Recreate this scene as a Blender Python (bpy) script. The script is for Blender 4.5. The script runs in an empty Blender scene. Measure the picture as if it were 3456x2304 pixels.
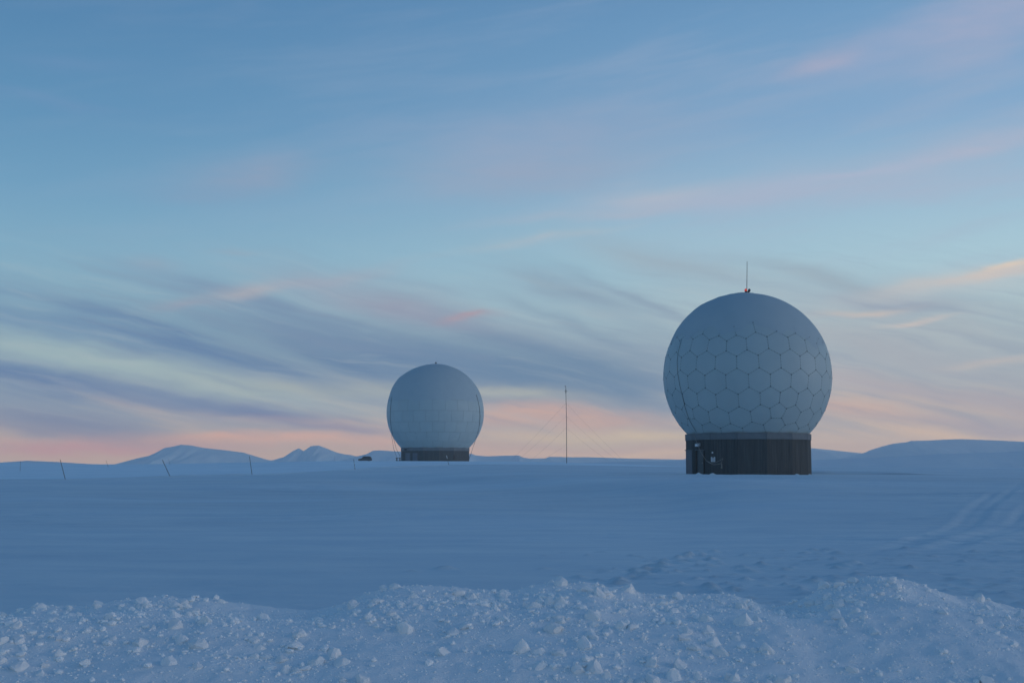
import bpy, math, random
import numpy as np
from mathutils import Vector, Matrix

R = math.radians
SC = bpy.context.scene
COL = SC.collection
random.seed(7)
rng = np.random.default_rng(11)

# ---------------------------------------------------------------- camera
FPX = 4172.0                      # focal length in photo pixels
PITCH = math.atan((1575 - 1152) / FPX)
EYE = 2.0                         # camera height above the near snow (z = 0)
cam_d = bpy.data.cameras.new('camera')
cam = bpy.data.objects.new('camera', cam_d)
COL.objects.link(cam)
cam.location = (0, 0, EYE)
cam.rotation_euler = (math.pi / 2 + PITCH, 0, 0)
cam_d.sensor_width = 36
cam_d.lens = 36 * FPX / 3456
cam_d.clip_start = 0.1
cam_d.clip_end = 40000
SC.camera = cam


def ray(px, py):
    u, v = (px - 1728) / FPX, (1152 - py) / FPX
    d = Vector((u, math.cos(PITCH) - v * math.sin(PITCH), math.sin(PITCH) + v * math.cos(PITCH)))
    return d


def at(px, py, dist):
    """world point that photo pixel (px, py) shows at ground distance dist (along +Y)"""
    d = ray(px, py)
    return Vector((0, 0, EYE)) + d * (dist / d.y)


def lin(r, g, b):
    def f(c):
        c /= 255
        return c / 12.92 if c <= .04045 else ((c + .055) / 1.055) ** 2.4
    return (f(r), f(g), f(b), 1.0)


# ---------------------------------------------------------------- world / sky
SUN_AZ, SUN_EL = R(100), R(9)     # dusk glow, off to the right
world = bpy.data.worlds.new('World')
SC.world = world
world.use_nodes = True
WT = world.node_tree
WT.nodes.clear()


class E:
    """tiny expression builder over Math nodes"""
    def __init__(s, sock): s.s = sock

    @staticmethod
    def op(o, *a, clamp=False):
        n = WT.nodes.new('ShaderNodeMath')
        n.operation = o
        n.use_clamp = clamp
        for i, v in enumerate(a):
            if isinstance(v, E): WT.links.new(v.s, n.inputs[i])
            else: n.inputs[i].default_value = v
        return E(n.outputs[0])

    def __add__(s, o): return E.op('ADD', s, o)
    __radd__ = __add__
    def __mul__(s, o): return E.op('MULTIPLY', s, o)
    __rmul__ = __mul__
    def __sub__(s, o): return E.op('SUBTRACT', s, o)
    def __rsub__(s, o): return E.op('SUBTRACT', o, s)


def smooth(e, a, b):
    n = WT.nodes.new('ShaderNodeMapRange')
    n.interpolation_type = 'SMOOTHSTEP'
    WT.links.new(e.s, n.inputs[0])
    n.inputs[1].default_value, n.inputs[2].default_value = a, b
    return E(n.outputs[0])


def combine(x, y, z):
    n = WT.nodes.new('ShaderNodeCombineXYZ')
    for i, v in enumerate((x, y, z)):
        if isinstance(v, E): WT.links.new(v.s, n.inputs[i])
        else: n.inputs[i].default_value = v
    return n.outputs[0]


def wnoise(x, y, z, detail=4, rough=.55, dist=0.0):
    n = WT.nodes.new('ShaderNodeTexNoise')
    n.inputs['Scale'].default_value = 1
    n.inputs['Detail'].default_value = detail
    n.inputs['Roughness'].default_value = rough
    n.inputs['Distortion'].default_value = dist
    WT.links.new(combine(x, y, z), n.inputs['Vector'])
    return E(n.outputs[0])


def ramp(e, stops):
    n = WT.nodes.new('ShaderNodeValToRGB')
    r = n.color_ramp
    r.interpolation = 'LINEAR'
    while len(r.elements) < len(stops): r.elements.new(0.5)
    for el, (p, c) in zip(r.elements, stops):
        el.position = p
    for el, (p, c) in zip(r.elements, stops):
        el.color = c
    WT.links.new(e.s, n.inputs[0])
    return n.outputs[0]


def mix(fac, a, b):
    n = WT.nodes.new('ShaderNodeMix')
    n.data_type = 'RGBA'
    if isinstance(fac, E): WT.links.new(fac.s, n.inputs[0])
    else: n.inputs[0].default_value = fac
    for i, v in ((6, a), (7, b)):
        if isinstance(v, tuple): n.inputs[i].default_value = v
        else: WT.links.new(v, n.inputs[i])
    return n.outputs[2]


tc = WT.nodes.new('ShaderNodeTexCoord')
sp = WT.nodes.new('ShaderNodeSeparateXYZ')
WT.links.new(tc.outputs['Generated'], sp.inputs[0])
dx, dy, dz = (E(sp.outputs[i]) for i in range(3))
AZ = E.op('ARCTAN2', dx, dy) * (180 / math.pi)
EL = E.op('ARCSINE', dz) * (180 / math.pi)


def sky_angles(X, Y):
    """azimuth / elevation in degrees of a direction given on the 2352 x 1568 view"""
    d = ray(X * 3456 / 2352, Y * 3456 / 2352)
    return math.degrees(math.atan2(d.x, d.y)), math.degrees(math.asin(d.z / d.length))


def el_of(Y): return sky_angles(1176, Y)[1]


HAZE_D = 3.2e-4                   # haze density (see the haze box below)
HAZE_S = (.20, .26, .39)          # light the haze itself scatters towards the camera


def beyond_haze(c, e):
    """colour the sky has behind the haze when it shows as c (sRGB) through it at elevation e"""
    tr = math.exp(-HAZE_D * min(2900, 52 / max(math.sin(R(max(e, .01))), 1e-6)))
    l = lin(*c)
    return tuple(max(.01, (l[i] - (1 - tr) * HAZE_S[i]) / tr) for i in range(3)) + (1.0,)


def grad(cols):
    es = [-10, -.3, .1, .4, .8, 1.2, 1.7, 2.3, 3, 3.8, 4.8, 6, 7.5, 9.5, 12, 15.5, 20, 27, 38, 55, 90]
    ce = [e for e, c in cols]
    st = []
    for e in es:
        c = [float(np.interp(e, ce, [k[1][i] for k in cols])) for i in range(3)]
        st.append((max(0, min(1, (e + 10) / 100)), beyond_haze(c, e)))
    return st


upper = [(27, (74, 119, 167)), (38, (67, 112, 160)), (55, (61, 106, 154)), (90, (57, 101, 150))]
gl = grad([(-10, (120, 130, 150)), (-.3, (186, 168, 165)), (el_of(1045), (188, 167, 163)), (el_of(950), (158, 166, 178)),
           (el_of(800), (145, 173, 187)), (el_of(650), (137, 177, 199)), (el_of(500), (117, 163, 195)),
           (el_of(300), (98, 147, 186)), (el_of(50), (85, 133, 176))] + upper)
gr = grad([(-10, (120, 130, 150)), (-.3, (190, 168, 166)), (el_of(1045), (190, 172, 170)), (el_of(950), (184, 178, 178)),
           (el_of(800), (172, 189, 196)), (el_of(650), (176, 205, 216)), (el_of(500), (160, 195, 216)),
           (el_of(300), (135, 172, 207)), (el_of(50), (116, 159, 199))] + upper)
elf = (EL + 10.0) * 0.01
side = smooth(dx, -.42, .40)
col = mix(side, ramp(elf, gl), ramp(elf, gr))

# physically based dusk sky, blended in
sky = WT.nodes.new('ShaderNodeTexSky')
sky.sky_type = 'NISHITA'
sky.sun_disc = False
sky.sun_elevation = SUN_EL
sky.sun_rotation = SUN_AZ
nm = WT.nodes.new('ShaderNodeVectorMath')
nm.operation = 'SCALE'
WT.links.new(sky.outputs[0], nm.inputs[0])
nm.inputs[3].default_value = 0.10
col = mix(0.08, col, nm.outputs[0])

# wind-drawn cirrus: warped coordinates, two streak directions
wx = wnoise(AZ * .09, EL * .22, 3.1, 3, .5) - .5
wy = wnoise(AZ * .11, EL * .30, 8.7, 4, .55) - .5
CX = AZ + wx * 4.0
CY = EL + wy * 2.0
ca, sa = math.cos(R(-13)), math.sin(R(-13))
down = wnoise((AZ * ca + EL * sa) * .07, (EL * ca - AZ * sa) * .75, 1.7, 5, .52, .4)
ca, sa = math.cos(R(9)), math.sin(R(9))
rise = wnoise((AZ * ca + EL * sa) * .10, (EL * ca - AZ * sa) * .8, 5.2, 6, .56, .3)
fine = wnoise(AZ * .35, EL * 1.6, 2.2, 6, .6, .4)
m_down = smooth(down, .32, .66)
m_rise = smooth(rise, .30, .64)
m_soft = smooth(fine, .15, .75)
MASK = {'d': m_down * .50 + .56, 'r': m_rise * .85 + .22, 's': m_soft * .5 + .55}


def stroke(X, Y, L, W, tilt, rgb, amt, m='d'):
    """one cirrus bank: soft ellipse in azimuth/elevation, torn by the streak noise"""
    global col
    a, e = sky_angles(X, Y)
    k = math.degrees(1 / 2839.0)
    c, s = math.cos(R(tilt)), math.sin(R(tilt))
    u = CX - a
    v = CY - e
    p = (u * (c / (L * k))) + (v * (s / (L * k)))
    q = (v * (c / (W * k))) - (u * (s / (W * k)))
    g = E.op('EXPONENT', (p * p + q * q) * -1.0)
    col = mix(E.op('MULTIPLY', g * amt, MASK[m], clamp=True), col, beyond_haze(rgb, e))


# thin high veils everywhere above the horizon (they go on outside the frame)
veil = smooth(rise, .42, .75) * smooth(EL, 6, 12) * (1 - smooth(EL, 30, 70)) * (side * .6 + .12)
col = mix(veil * .45, col, lin(168, 178, 200))
band = smooth(down, .40, .62) * smooth(EL, .8, 2.5) * (1 - smooth(EL, 6, 9.5))
col = mix(band * .42, col, beyond_haze((124, 142, 170), 4))
warm = smooth(down * -1.0 + 1.0, .46, .64) * (1 - smooth(EL, 2.2, 5.0))
col = mix(warm * .35, col, beyond_haze((196, 172, 165), 1.6))

ST = [
    # pale gaps
    (330, 850, 430, 30, -10, (166, 184, 184), .75, 's'), (900, 905, 330, 20, -3, (172, 178, 174), .7, 's'),
    (40, 800, 200, 26, -9, (158, 180, 186), .6, 's'), (2300, 720, 200, 45, 0, (182, 196, 198), .5, 's'),
    (1700, 560, 330, 30, -5, (158, 190, 207), .5, 's'), (1320, 610, 260, 30, -8, (148, 190, 208), .45, 's'),
    (1980, 790, 330, 40, -12, (180, 190, 192), .5, 's'),
    # blue grey banks
    (60, 725, 260, 22, -13, (108, 138, 174), .75, 'd'), (370, 775, 420, 36, -12, (98, 127, 167), .85, 'd'),
    (880, 830, 430, 58, -8, (106, 132, 165), .95, 'd'), (1250, 868, 320, 42, -5, (110, 136, 165), .8, 'd'),
    (690, 735, 330, 34, -13, (122, 142, 172), .75, 'd'), (60, 855, 330, 34, -11, (98, 124, 165), .95, 'd'),
    (400, 915, 200, 18, -9, (116, 134, 168), .7, 'd'), (640, 968, 190, 22, -9, (118, 132, 166), .85, 'd'),
    (60, 950, 260, 26, -7, (130, 140, 166), .85, 'd'), (150, 990, 260, 20, -7, (130, 137, 164), .75, 'd'),
    (820, 1000, 110, 10, -3, (150, 146, 166), .6, 'd'),
    (1390, 705, 240, 44, -22, (136, 156, 177), .8, 'd'), (1470, 690, 170, 13, -24, (128, 148, 172), .6, 's'), (1340, 748, 180, 14, -22, (126, 148, 172), .6, 's'), (1290, 665, 120, 12, -18, (140, 162, 180), .5, 's'), (1300, 835, 280, 36, -12, (112, 138, 166), .8, 'd'),
    (1580, 610, 230, 24, -15, (152, 168, 182), .65, 'd'), (1900, 650, 160, 20, -18, (150, 166, 180), .6, 'd'),
    (2010, 702, 170, 20, -6, (142, 154, 176), .85, 'd'), (2180, 760, 220, 20, -12, (152, 164, 178), .6, 'd'),
    (2110, 830, 300, 34, -14, (156, 160, 174), .75, 'd'), (2200, 905, 280, 22, -8, (143, 145, 170), .85, 'd'),
    (2250, 960, 240, 16, -4, (160, 156, 172), .7, 'd'),
    # broad soft veils
    (2050, 790, 380, 80, -10, (174, 180, 186), .55, 's'), (1640, 650, 330, 60, -14, (156, 172, 186), .5, 's'), (930, 690, 300, 48, -12, (150, 160, 178), .6, 's'),
    (1000, 790, 520, 62, -8, (112, 138, 167), .55, 's'), (1260, 350, 320, 90, 4, (152, 168, 192), .5, 's'), (1900, 420, 460, 70, 4, (164, 178, 200), .45, 's'),
    # rosy and cream streaks
    (560, 676, 80, 13, 14, (172, 172, 180), .8, 'r'), (730, 640, 170, 14, 11, (160, 170, 186), .65, 'r'),
    (880, 702, 240, 24, -12, (152, 154, 174), .75, 'd'), (1095, 731, 60, 8, 9, (172, 152, 164), .95, 's'),
    (430, 715, 70, 11, 4, (152, 158, 176), .7, 's'), (540, 580, 60, 7, 2, (150, 168, 186), .6, 's'),
    (330, 612, 60, 14, -6, (148, 165, 184), .5, 's'),
    (570, 395, 140, 42, 8, (146, 161, 186), .75, 's'), (160, 150, 120, 16, 2, (108, 145, 184), .6, 's'), (130, 235, 140, 12, -3, (112, 148, 186), .55, 's'), (440, 430, 120, 22, 3, (132, 158, 188), .4, 's'),
    (1230, 330, 200, 60, 6, (148, 166, 194), .5, 's'), (1180, 400, 220, 40, 2, (152, 166, 190), .65, 's'),
    (1230, 546, 200, 11, 9, (180, 186, 194), .85, 'r'), (1500, 442, 160, 24, 3, (176, 184, 198), .75, 'r'),
    (1420, 480, 260, 14, 5, (170, 180, 196), .6, 'r'), (1820, 440, 380, 34, 2, (168, 180, 202), .65, 'r'),
    (2240, 330, 200, 24, 11, (174, 180, 200), .8, 's'), (2000, 385, 170, 10, 7, (172, 182, 204), .7, 's'),
    (2200, 440, 300, 36, 0, (168, 180, 202), .55, 'r'),
    (1890, 134, 105, 20, 14, (166, 170, 194), .85, 's'), (2080, 90, 220, 34, 15, (148, 168, 200), .6, 's'),
    (2280, 60, 200, 70, 12, (166, 172, 198), .75, 's'),
    (2250, 636, 200, 17, 8, (206, 190, 184), .8, 'r'), (2180, 668, 240, 22, 4, (186, 190, 194), .45, 's'), (2330, 604, 80, 9, 14, (218, 200, 184), .8, 's'),
    (1960, 722, 90, 8, 2, (200, 186, 180), .75, 's'), (2080, 746, 80, 6, 4, (202, 190, 186), .7, 's'),
    (2290, 822, 120, 9, 3, (196, 184, 180), .6, 's'),
    (1960, 935, 140, 26, -4, (204, 172, 162), .7, 'd'), (1900, 860, 160, 24, -12, (178, 166, 174), .6, 'd'),
    (2250, 992, 180, 11, -5, (206, 182, 168), .8, 's'),
    # glow on the horizon
    (170, 1022, 300, 15, -2, (186, 150, 160), .75, 's'), (560, 1016, 260, 14, -2, (196, 162, 160), .7, 's'),
    (800, 985, 260, 14, -3, (178, 164, 168), .5, 's'), (900, 1030, 300, 14, 0, (192, 164, 164), .6, 's'),
    (1180, 955, 170, 26, 0, (198, 168, 162), .7, 's'), (1370, 962, 190, 20, -2, (200, 168, 160), .66, 's'),
    (1440, 995, 240, 15, 0, (204, 186, 166), .75, 's'), (1360, 1018, 320, 8, 0, (182, 164, 166), .6, 's'),
    (1150, 905, 180, 14, -2, (178, 180, 174), .7, 's'), (1440, 1030, 320, 10, 0, (198, 176, 166), .6, 's'),
]
for a_ in ST: stroke(*a_)

# fine fibres drawn through all of the low cloud
ca, sa = math.cos(R(-11)), math.sin(R(-11))
fib = wnoise((CX * ca + CY * sa) * .16, (CY * ca - CX * sa) * 2.6, 9.3, 5, .6, .25)
fz = smooth(EL, .6, 2.5) * (1 - smooth(EL, 6.5, 11.5))
col = mix(smooth(fib, .46, .74) * fz * .30, col, beyond_haze((132, 148, 172), 4.5))
col = mix((1 - smooth(fib, .28, .50)) * fz * .15, col, beyond_haze((182, 188, 192), 4.5))

bg = WT.nodes.new('ShaderNodeBackground')
bg.inputs[1].default_value = 1.0
WT.links.new(col, bg.inputs[0])
wo = WT.nodes.new('ShaderNodeOutputWorld')
WT.links.new(bg.outputs[0], wo.inputs[0])
world.cycles.sampling_method = 'MANUAL'
world.cycles.sample_map_resolution = 512

# the last low glow of the sun (very soft, no hard shadow)
sun_d = bpy.data.lights.new('sun', 'SUN')
sun = bpy.data.objects.new('sun', sun_d)
COL.objects.link(sun)
sun_d.energy = 0.46
sun_d.angle = R(28)
sun_d.color = (1.0, .88, .83)
sdir = Vector((math.sin(SUN_AZ) * math.cos(SUN_EL), math.cos(SUN_AZ) * math.cos(SUN_EL), math.sin(SUN_EL)))
sun.rotation_euler = sdir.to_track_quat('Z', 'Y').to_euler()
sun.location = (0, -20, 60)

vs = SC.view_settings
vs.view_transform = 'Standard'
vs.look = 'None'
vs.exposure = 0
vs.gamma = 1
vs.use_curve_mapping = False
SC.cycles.use_denoising = True
SC.cycles.max_bounces = 6
SC.cycles.volume_bounces = 1
# ---------------------------------------------------------------- STRUCTURE


# ---------------------------------------------------------------- helpers
def tag(o, label=None, cat=None, group=None, kind=None):
    if label: o['label'] = label
    if cat: o['category'] = cat
    if group: o['group'] = group
    if kind: o['kind'] = kind
    return o


def empty(name, loc, label=None, cat=None, group=None):
    o = bpy.data.objects.new(name, None)
    COL.objects.link(o)
    o.location = loc
    o.empty_display_size = .2
    return tag(o, label, cat, group)


def link(name, me, parent=None, loc=None):
    o = bpy.data.objects.new(name, me)
    COL.objects.link(o)
    if parent is not None: o.parent = parent
    if loc is not None: o.location = loc
    return o


class MB:
    """collects faces; build() makes one mesh object"""
    def __init__(s): s.v, s.f = [], []

    def add(s, vs_, fs):
        o = len(s.v)
        s.v += [tuple(p) for p in vs_]
        s.f += [tuple(i + o for i in f) for f in fs]
        return s

    def box(s, a, b, rot=None, piv=(0, 0, 0)):
        x0, y0, z0 = a
        x1, y1, z1 = b
        p = [(x0, y0, z0), (x1, y0, z0), (x1, y1, z0), (x0, y1, z0), (x0, y0, z1), (x1, y0, z1), (x1, y1, z1), (x0, y1, z1)]
        if rot is not None:
            pv = Vector(piv)
            p = [tuple(rot @ (Vector(q) - pv) + pv) for q in p]
        return s.add(p, [(3, 2, 1, 0), (4, 5, 6, 7), (0, 1, 5, 4), (1, 2, 6, 5), (2, 3, 7, 6), (3, 0, 4, 7)])

    def tube(s, pts, r, n=6, r1=None):
        pts = [Vector(p) for p in pts]
        k = len(pts)
        vs_, fs = [], []
        for i, p in enumerate(pts):
            t = (pts[min(i + 1, k - 1)] - pts[max(i - 1, 0)]).normalized()
            a = Vector((0, 0, 1)) if abs(t.z) < .9 else Vector((1, 0, 0))
            b = t.cross(a).normalized()
            c = t.cross(b)
            rr = r if r1 is None else r + (r1 - r) * i / (k - 1)
            for j in range(n):
                w = 2 * math.pi * j / n
                vs_.append(p + b * (rr * math.cos(w)) + c * (rr * math.sin(w)))
        for i in range(k - 1):
            for j in range(n):
                fs.append((i * n + j, i * n + (j + 1) % n, (i + 1) * n + (j + 1) % n, (i + 1) * n + j))
        fs.append(tuple(range(n - 1, -1, -1)))
        fs.append(tuple((k - 1) * n + j for j in range(n)))
        return s.add(vs_, fs)

    def lathe(s, prof, n=16, c=(0, 0, 0)):
        vs_, fs = [], []
        for r_, z in prof:
            for j in range(n):
                w = 2 * math.pi * j / n
                vs_.append((c[0] + r_ * math.cos(w), c[1] + r_ * math.sin(w), c[2] + z))
        k = len(prof)
        for i in range(k - 1):
            for j in range(n):
                fs.append((i * n + j, i * n + (j + 1) % n, (i + 1) * n + (j + 1) % n, (i + 1) * n + j))
        fs.append(tuple(range(n - 1, -1, -1)))
        fs.append(tuple((k - 1) * n + j for j in range(n)))
        return s.add(vs_, fs)

    def mesh(s, name, mat, smooth_=False):
        me = bpy.data.meshes.new(name)
        me.from_pydata(s.v, [], s.f)
        if smooth_: me.polygons.foreach_set('use_smooth', [True] * len(me.polygons))
        me.materials.append(mat)
        me.update()
        return me

    def build(s, name, mat, parent=None, smooth_=False, loc=None):
        return link(name, s.mesh(name, mat, smooth_), parent, loc)


def material(name, color, rough=.7, spec=.3, metal=0, noise=None, bump=None, vary=0, emit=None, coords='Object', stretch=(1, 1, 1)):
    """noise = (scale, second colour, low, high); bump = (scale, strength, distance)"""
    m = bpy.data.materials.new(name)
    m.use_nodes = True
    t = m.node_tree
    b = t.nodes['Principled BSDF']
    b.inputs['Base Color'].default_value = (*color, 1)
    b.inputs['Roughness'].default_value = rough
    b.inputs['Specular IOR Level'].default_value = spec
    b.inputs['Metallic'].default_value = metal
    tcn = t.nodes.new('ShaderNodeTexCoord')
    mp = t.nodes.new('ShaderNodeMapping')
    mp.inputs['Scale'].default_value = stretch
    t.links.new(tcn.outputs[coords], mp.inputs[0])
    csock = None
    if noise:
        n = t.nodes.new('ShaderNodeTexNoise')
        n.inputs['Scale'].default_value = noise[0]
        n.inputs['Detail'].default_value = 6
        n.inputs['Roughness'].default_value = .6
        t.links.new(mp.outputs[0], n.inputs['Vector'])
        mr = t.nodes.new('ShaderNodeMapRange')
        mr.inputs[1].default_value, mr.inputs[2].default_value = noise[2], noise[3]
        t.links.new(n.outputs[0], mr.inputs[0])
        mx = t.nodes.new('ShaderNodeMix')
        mx.data_type = 'RGBA'
        t.links.new(mr.outputs[0], mx.inputs[0])
        mx.inputs[6].default_value = (*color, 1)
        mx.inputs[7].default_value = (*noise[1], 1)
        csock = mx.outputs[2]
    if vary:
        oi = t.nodes.new('ShaderNodeObjectInfo')
        mr = t.nodes.new('ShaderNodeMapRange')
        mr.inputs[3].default_value, mr.inputs[4].default_value = 1 - vary, 1 + vary
        t.links.new(oi.outputs['Random'], mr.inputs[0])
        hv = t.nodes.new('ShaderNodeHueSaturation')
        t.links.new(mr.outputs[0], hv.inputs['Value'])
        if csock: t.links.new(csock, hv.inputs['Color'])
        else: hv.inputs['Color'].default_value = (*color, 1)
        csock = hv.outputs[0]
    if csock: t.links.new(csock, b.inputs['Base Color'])
    if bump:
        n = t.nodes.new('ShaderNodeTexNoise')
        n.inputs['Scale'].default_value = bump[0]
        n.inputs['Detail'].default_value = 8
        n.inputs['Roughness'].default_value = .65
        t.links.new(mp.outputs[0], n.inputs['Vector'])
        bp = t.nodes.new('ShaderNodeBump')
        bp.inputs['Strength'].default_value = bump[1]
        bp.inputs['Distance'].default_value = bump[2]
        t.links.new(n.outputs[0], bp.inputs['Height'])
        t.links.new(bp.outputs[0], b.inputs['Normal'])
    if emit:
        b.inputs['Emission Color'].default_value = (*emit[0], 1)
        b.inputs['Emission Strength'].default_value = emit[1]
    return m


M = {}
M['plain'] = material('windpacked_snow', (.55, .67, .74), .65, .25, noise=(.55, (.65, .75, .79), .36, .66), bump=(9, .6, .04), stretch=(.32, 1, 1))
_t = M['plain'].node_tree                     # painted haze and shade plus random tone, stored per vertex, scale the snow colour
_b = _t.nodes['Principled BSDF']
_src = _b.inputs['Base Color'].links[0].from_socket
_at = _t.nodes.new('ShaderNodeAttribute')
_at.attribute_name = 'haze_shade_tone'
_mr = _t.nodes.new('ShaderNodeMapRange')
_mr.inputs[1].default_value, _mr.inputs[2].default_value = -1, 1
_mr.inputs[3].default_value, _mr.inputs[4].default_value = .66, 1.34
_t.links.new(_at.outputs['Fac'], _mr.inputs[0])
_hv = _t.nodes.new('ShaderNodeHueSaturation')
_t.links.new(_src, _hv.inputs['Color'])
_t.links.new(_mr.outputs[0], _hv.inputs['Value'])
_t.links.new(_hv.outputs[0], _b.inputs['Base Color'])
M['bank'] = material('ploughed_snow', (.86, .89, .90), .7, .25, noise=(3, (.93, .94, .94), .35, .7), bump=(45, .7, .02))  # loose dry snow, whitened further: flash light put into the colour
M['chunk'] = material('broken_snow', (.95, .95, .94), .6, .3, bump=(14, .4, .05), vary=.03)  # extra white stands in for flash light on the lumps and crumbs
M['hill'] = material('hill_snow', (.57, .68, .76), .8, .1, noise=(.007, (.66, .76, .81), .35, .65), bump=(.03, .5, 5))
M['panel'] = material('radome_panel', (.43, .53, .54), .5, .3, noise=(.35, (.40, .495, .51), .35, .7), vary=.02)
M['seam'] = material('radome_seam', (.24, .29, .31), .7, .2)
M['bolt'] = material('bolt_dark', (.11, .13, .14), .6, .3)
M['frost'] = material('frost', (.42, .515, .545), .7, .2, noise=(.5, (.39, .485, .52), .3, .7), bump=(4, .4, .03))
M['timber'] = material('dark_timber', (.062, .066, .066), .85, .15, noise=(1.6, (.10, .105, .102), .35, .75), bump=(6, .5, .01), vary=.12, stretch=(3, 3, .18))
M['concrete'] = material('grey_fascia', (.17, .195, .21), .8, .2, noise=(1.2, (.14, .16, .175), .35, .7), bump=(14, .3, .01), vary=.06)
M['footing'] = material('footing', (.05, .045, .04), .9, .1, noise=(2, (.08, .07, .06), .3, .7))
M['door'] = material('door_metal', (.085, .10, .105), .5, .4, noise=(1.5, (.07, .085, .09), .3, .7), bump=(8, .2, .004))
M['pale_door'] = material('pale_door_metal', (.125, .15, .185), .55, .4, noise=(1.2, (.10, .12, .15), .3, .7), stretch=(2, 2, .3))
M['white'] = material('white_enamel', (.75, .77, .78), .4, .4)
M['grey'] = material('grey_enamel', (.38, .40, .42), .5, .3)
M['pale'] = material('pale_board', (.58, .61, .63), .5, .3)
M['black'] = material('black_metal', (.03, .033, .036), .5, .4)
M['steel'] = material('galvanised_steel', (.22, .22, .22), .45, .5, metal=.6)
M['rope'] = material('weathered_rope', (.26, .24, .22), .9, .1)
M['cable'] = material('dark_cable', (.06, .06, .065), .6, .3)
M['cane'] = material('stake_cane', (.10, .08, .065), .8, .2, noise=(4, (.17, .13, .10), .3, .7))
M['reflector'] = material('reflector_tape', (.80, .80, .78), .3, .5)
M['redlens'] = material('lit_red_lens', (.8, .06, .04), .3, .5, emit=((1, .10, .06), .35))
M['lamp_core'] = material('lamp_core', (1, .6, .5), .3, .5, emit=((1, .45, .35), 2))
M['darklens'] = material('dark_lens', (.05, .06, .075), .15, .6)
M['car'] = material('car_paint', (.05, .05, .046), .4, .5, noise=(3, (.13, .13, .125), .42, .72))
M['glass'] = material('car_glass', (.02, .024, .03), .08, .6)
M['tyre'] = material('tyre', (.018, .018, .018), .9, .2)
M['rim'] = material('rim', (.25, .25, .25), .4, .5, metal=.7)
M['wood'] = material('rail_wood', (.07, .06, .05), .85, .15)


# ---------------------------------------------------------------- noise
def _hash(ix, iy, seed):
    h = (ix.astype(np.int64) * 374761393 + iy.astype(np.int64) * 668265263 + seed * 982451653) & 0xffffffff
    h = ((h ^ (h >> 13)) * 1274126177) & 0xffffffff
    return ((h ^ (h >> 16)) & 0xffff) / 65535.0


def vnoise(x, y, seed=0):
    ix, iy = np.floor(x), np.floor(y)
    fx, fy = x - ix, y - iy
    fx = fx * fx * fx * (fx * (fx * 6 - 15) + 10)
    fy = fy * fy * fy * (fy * (fy * 6 - 15) + 10)
    a, b = _hash(ix, iy, seed), _hash(ix + 1, iy, seed)
    c, d = _hash(ix, iy + 1, seed), _hash(ix + 1, iy + 1, seed)
    return (a + (b - a) * fx) * (1 - fy) + (c + (d - c) * fx) * fy


def fbm(x, y, oct_=4, seed=0, gain=.5):
    s, a, n = 0, 1.0, 0
    for i in range(oct_):
        s = s + a * (vnoise(x, y, seed + i * 17) - .5)
        n += a
        a *= gain
        x, y = x * 2.03 + 3.7, y * 2.03 + 9.1
    return s / n * 2


def sstep(t, a, b):
    t = np.clip((t - a) / (b - a), 0, 1)
    return t * t * (3 - 2 * t)


def grid_mesh(name, X, Y, Z, mat):
    """regular tensor grid (ny, nx) -> smooth mesh"""
    ny, nx = X.shape
    me = bpy.data.meshes.new(name)
    co = np.stack([X, Y, Z], -1).reshape(-1, 3).astype(np.float32)
    idx = np.arange(ny * nx).reshape(ny, nx)
    q = np.stack([idx[:-1, :-1], idx[:-1, 1:], idx[1:, 1:], idx[1:, :-1]], -1).reshape(-1, 4).astype(np.int32)
    me.vertices.add(len(co))
    me.vertices.foreach_set('co', co.ravel())
    me.loops.add(q.size)
    me.loops.foreach_set('vertex_index', q.ravel())
    me.polygons.add(len(q))
    me.polygons.foreach_set('loop_start', np.arange(0, q.size, 4, dtype=np.int32))
    me.polygons.foreach_set('loop_total', np.full(len(q), 4, dtype=np.int32))
    me.polygons.foreach_set('use_smooth', np.ones(len(q), dtype=bool))
    me.materials.append(mat)
    me.update(calc_edges=True)
    return me


# ---------------------------------------------------------------- snow plateau
CTRL = []                                            # (u = x / y, ln y, z)


def ctl(px, py, d):
    p = at(px, py, d)
    CTRL.append((p.x / p.y, math.log(p.y), p.z))


for u_ in (-.55, -.3, 0, .3, .55):
    for d_, z_ in ((6, .0), (12, .0), (19, .02), (30, .10)):
        CTRL.append((u_, math.log(d_), z_))
for u_, z_ in ((-.55, .25), (-.3, .28), (0, .42), (.3, .75), (.55, .8)):
    CTRL.append((u_, math.log(60), z_))
NEAR_ROW = [(222, 1621, 105), (576, 1611, 120), (851, 1604, 140), (1199, 1588, 180), (1516, 1574, 215)]
FAR_ROW = [(68, 1588, 240), (366, 1576, 300), (574, 1567, 370), (1130, 1556, 450)]
for r_ in NEAR_ROW + FAR_ROW: ctl(*r_)
for r_ in ((2315, 1592, 112), (2420, 1600, 108), (2523, 1606, 107), (2600, 1610, 107), (2735, 1602, 113), (-200, 1626, 105), (-300, 1596, 240), (1350, 1557, 340), (1470, 1556, 340), (1600, 1556, 335), (1233, 1556.5, 400), (1780, 1563, 230),
           (2050, 1574, 215), (1900, 1567, 222), (2523, 1590, 135), (3100, 1600, 118),
           (3456, 1606, 118), (3800, 1608, 118), (2250, 1583, 230), (2735, 1574, 300), (3456, 1580, 300), (3900, 1582, 300),
           (2523, 1574, 260), (-300, 1560, 460), (3456, 1585, 450), (2735, 1582, 450), (1900, 1572, 450)): ctl(*r_)
CT = np.array(CTRL)


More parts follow.
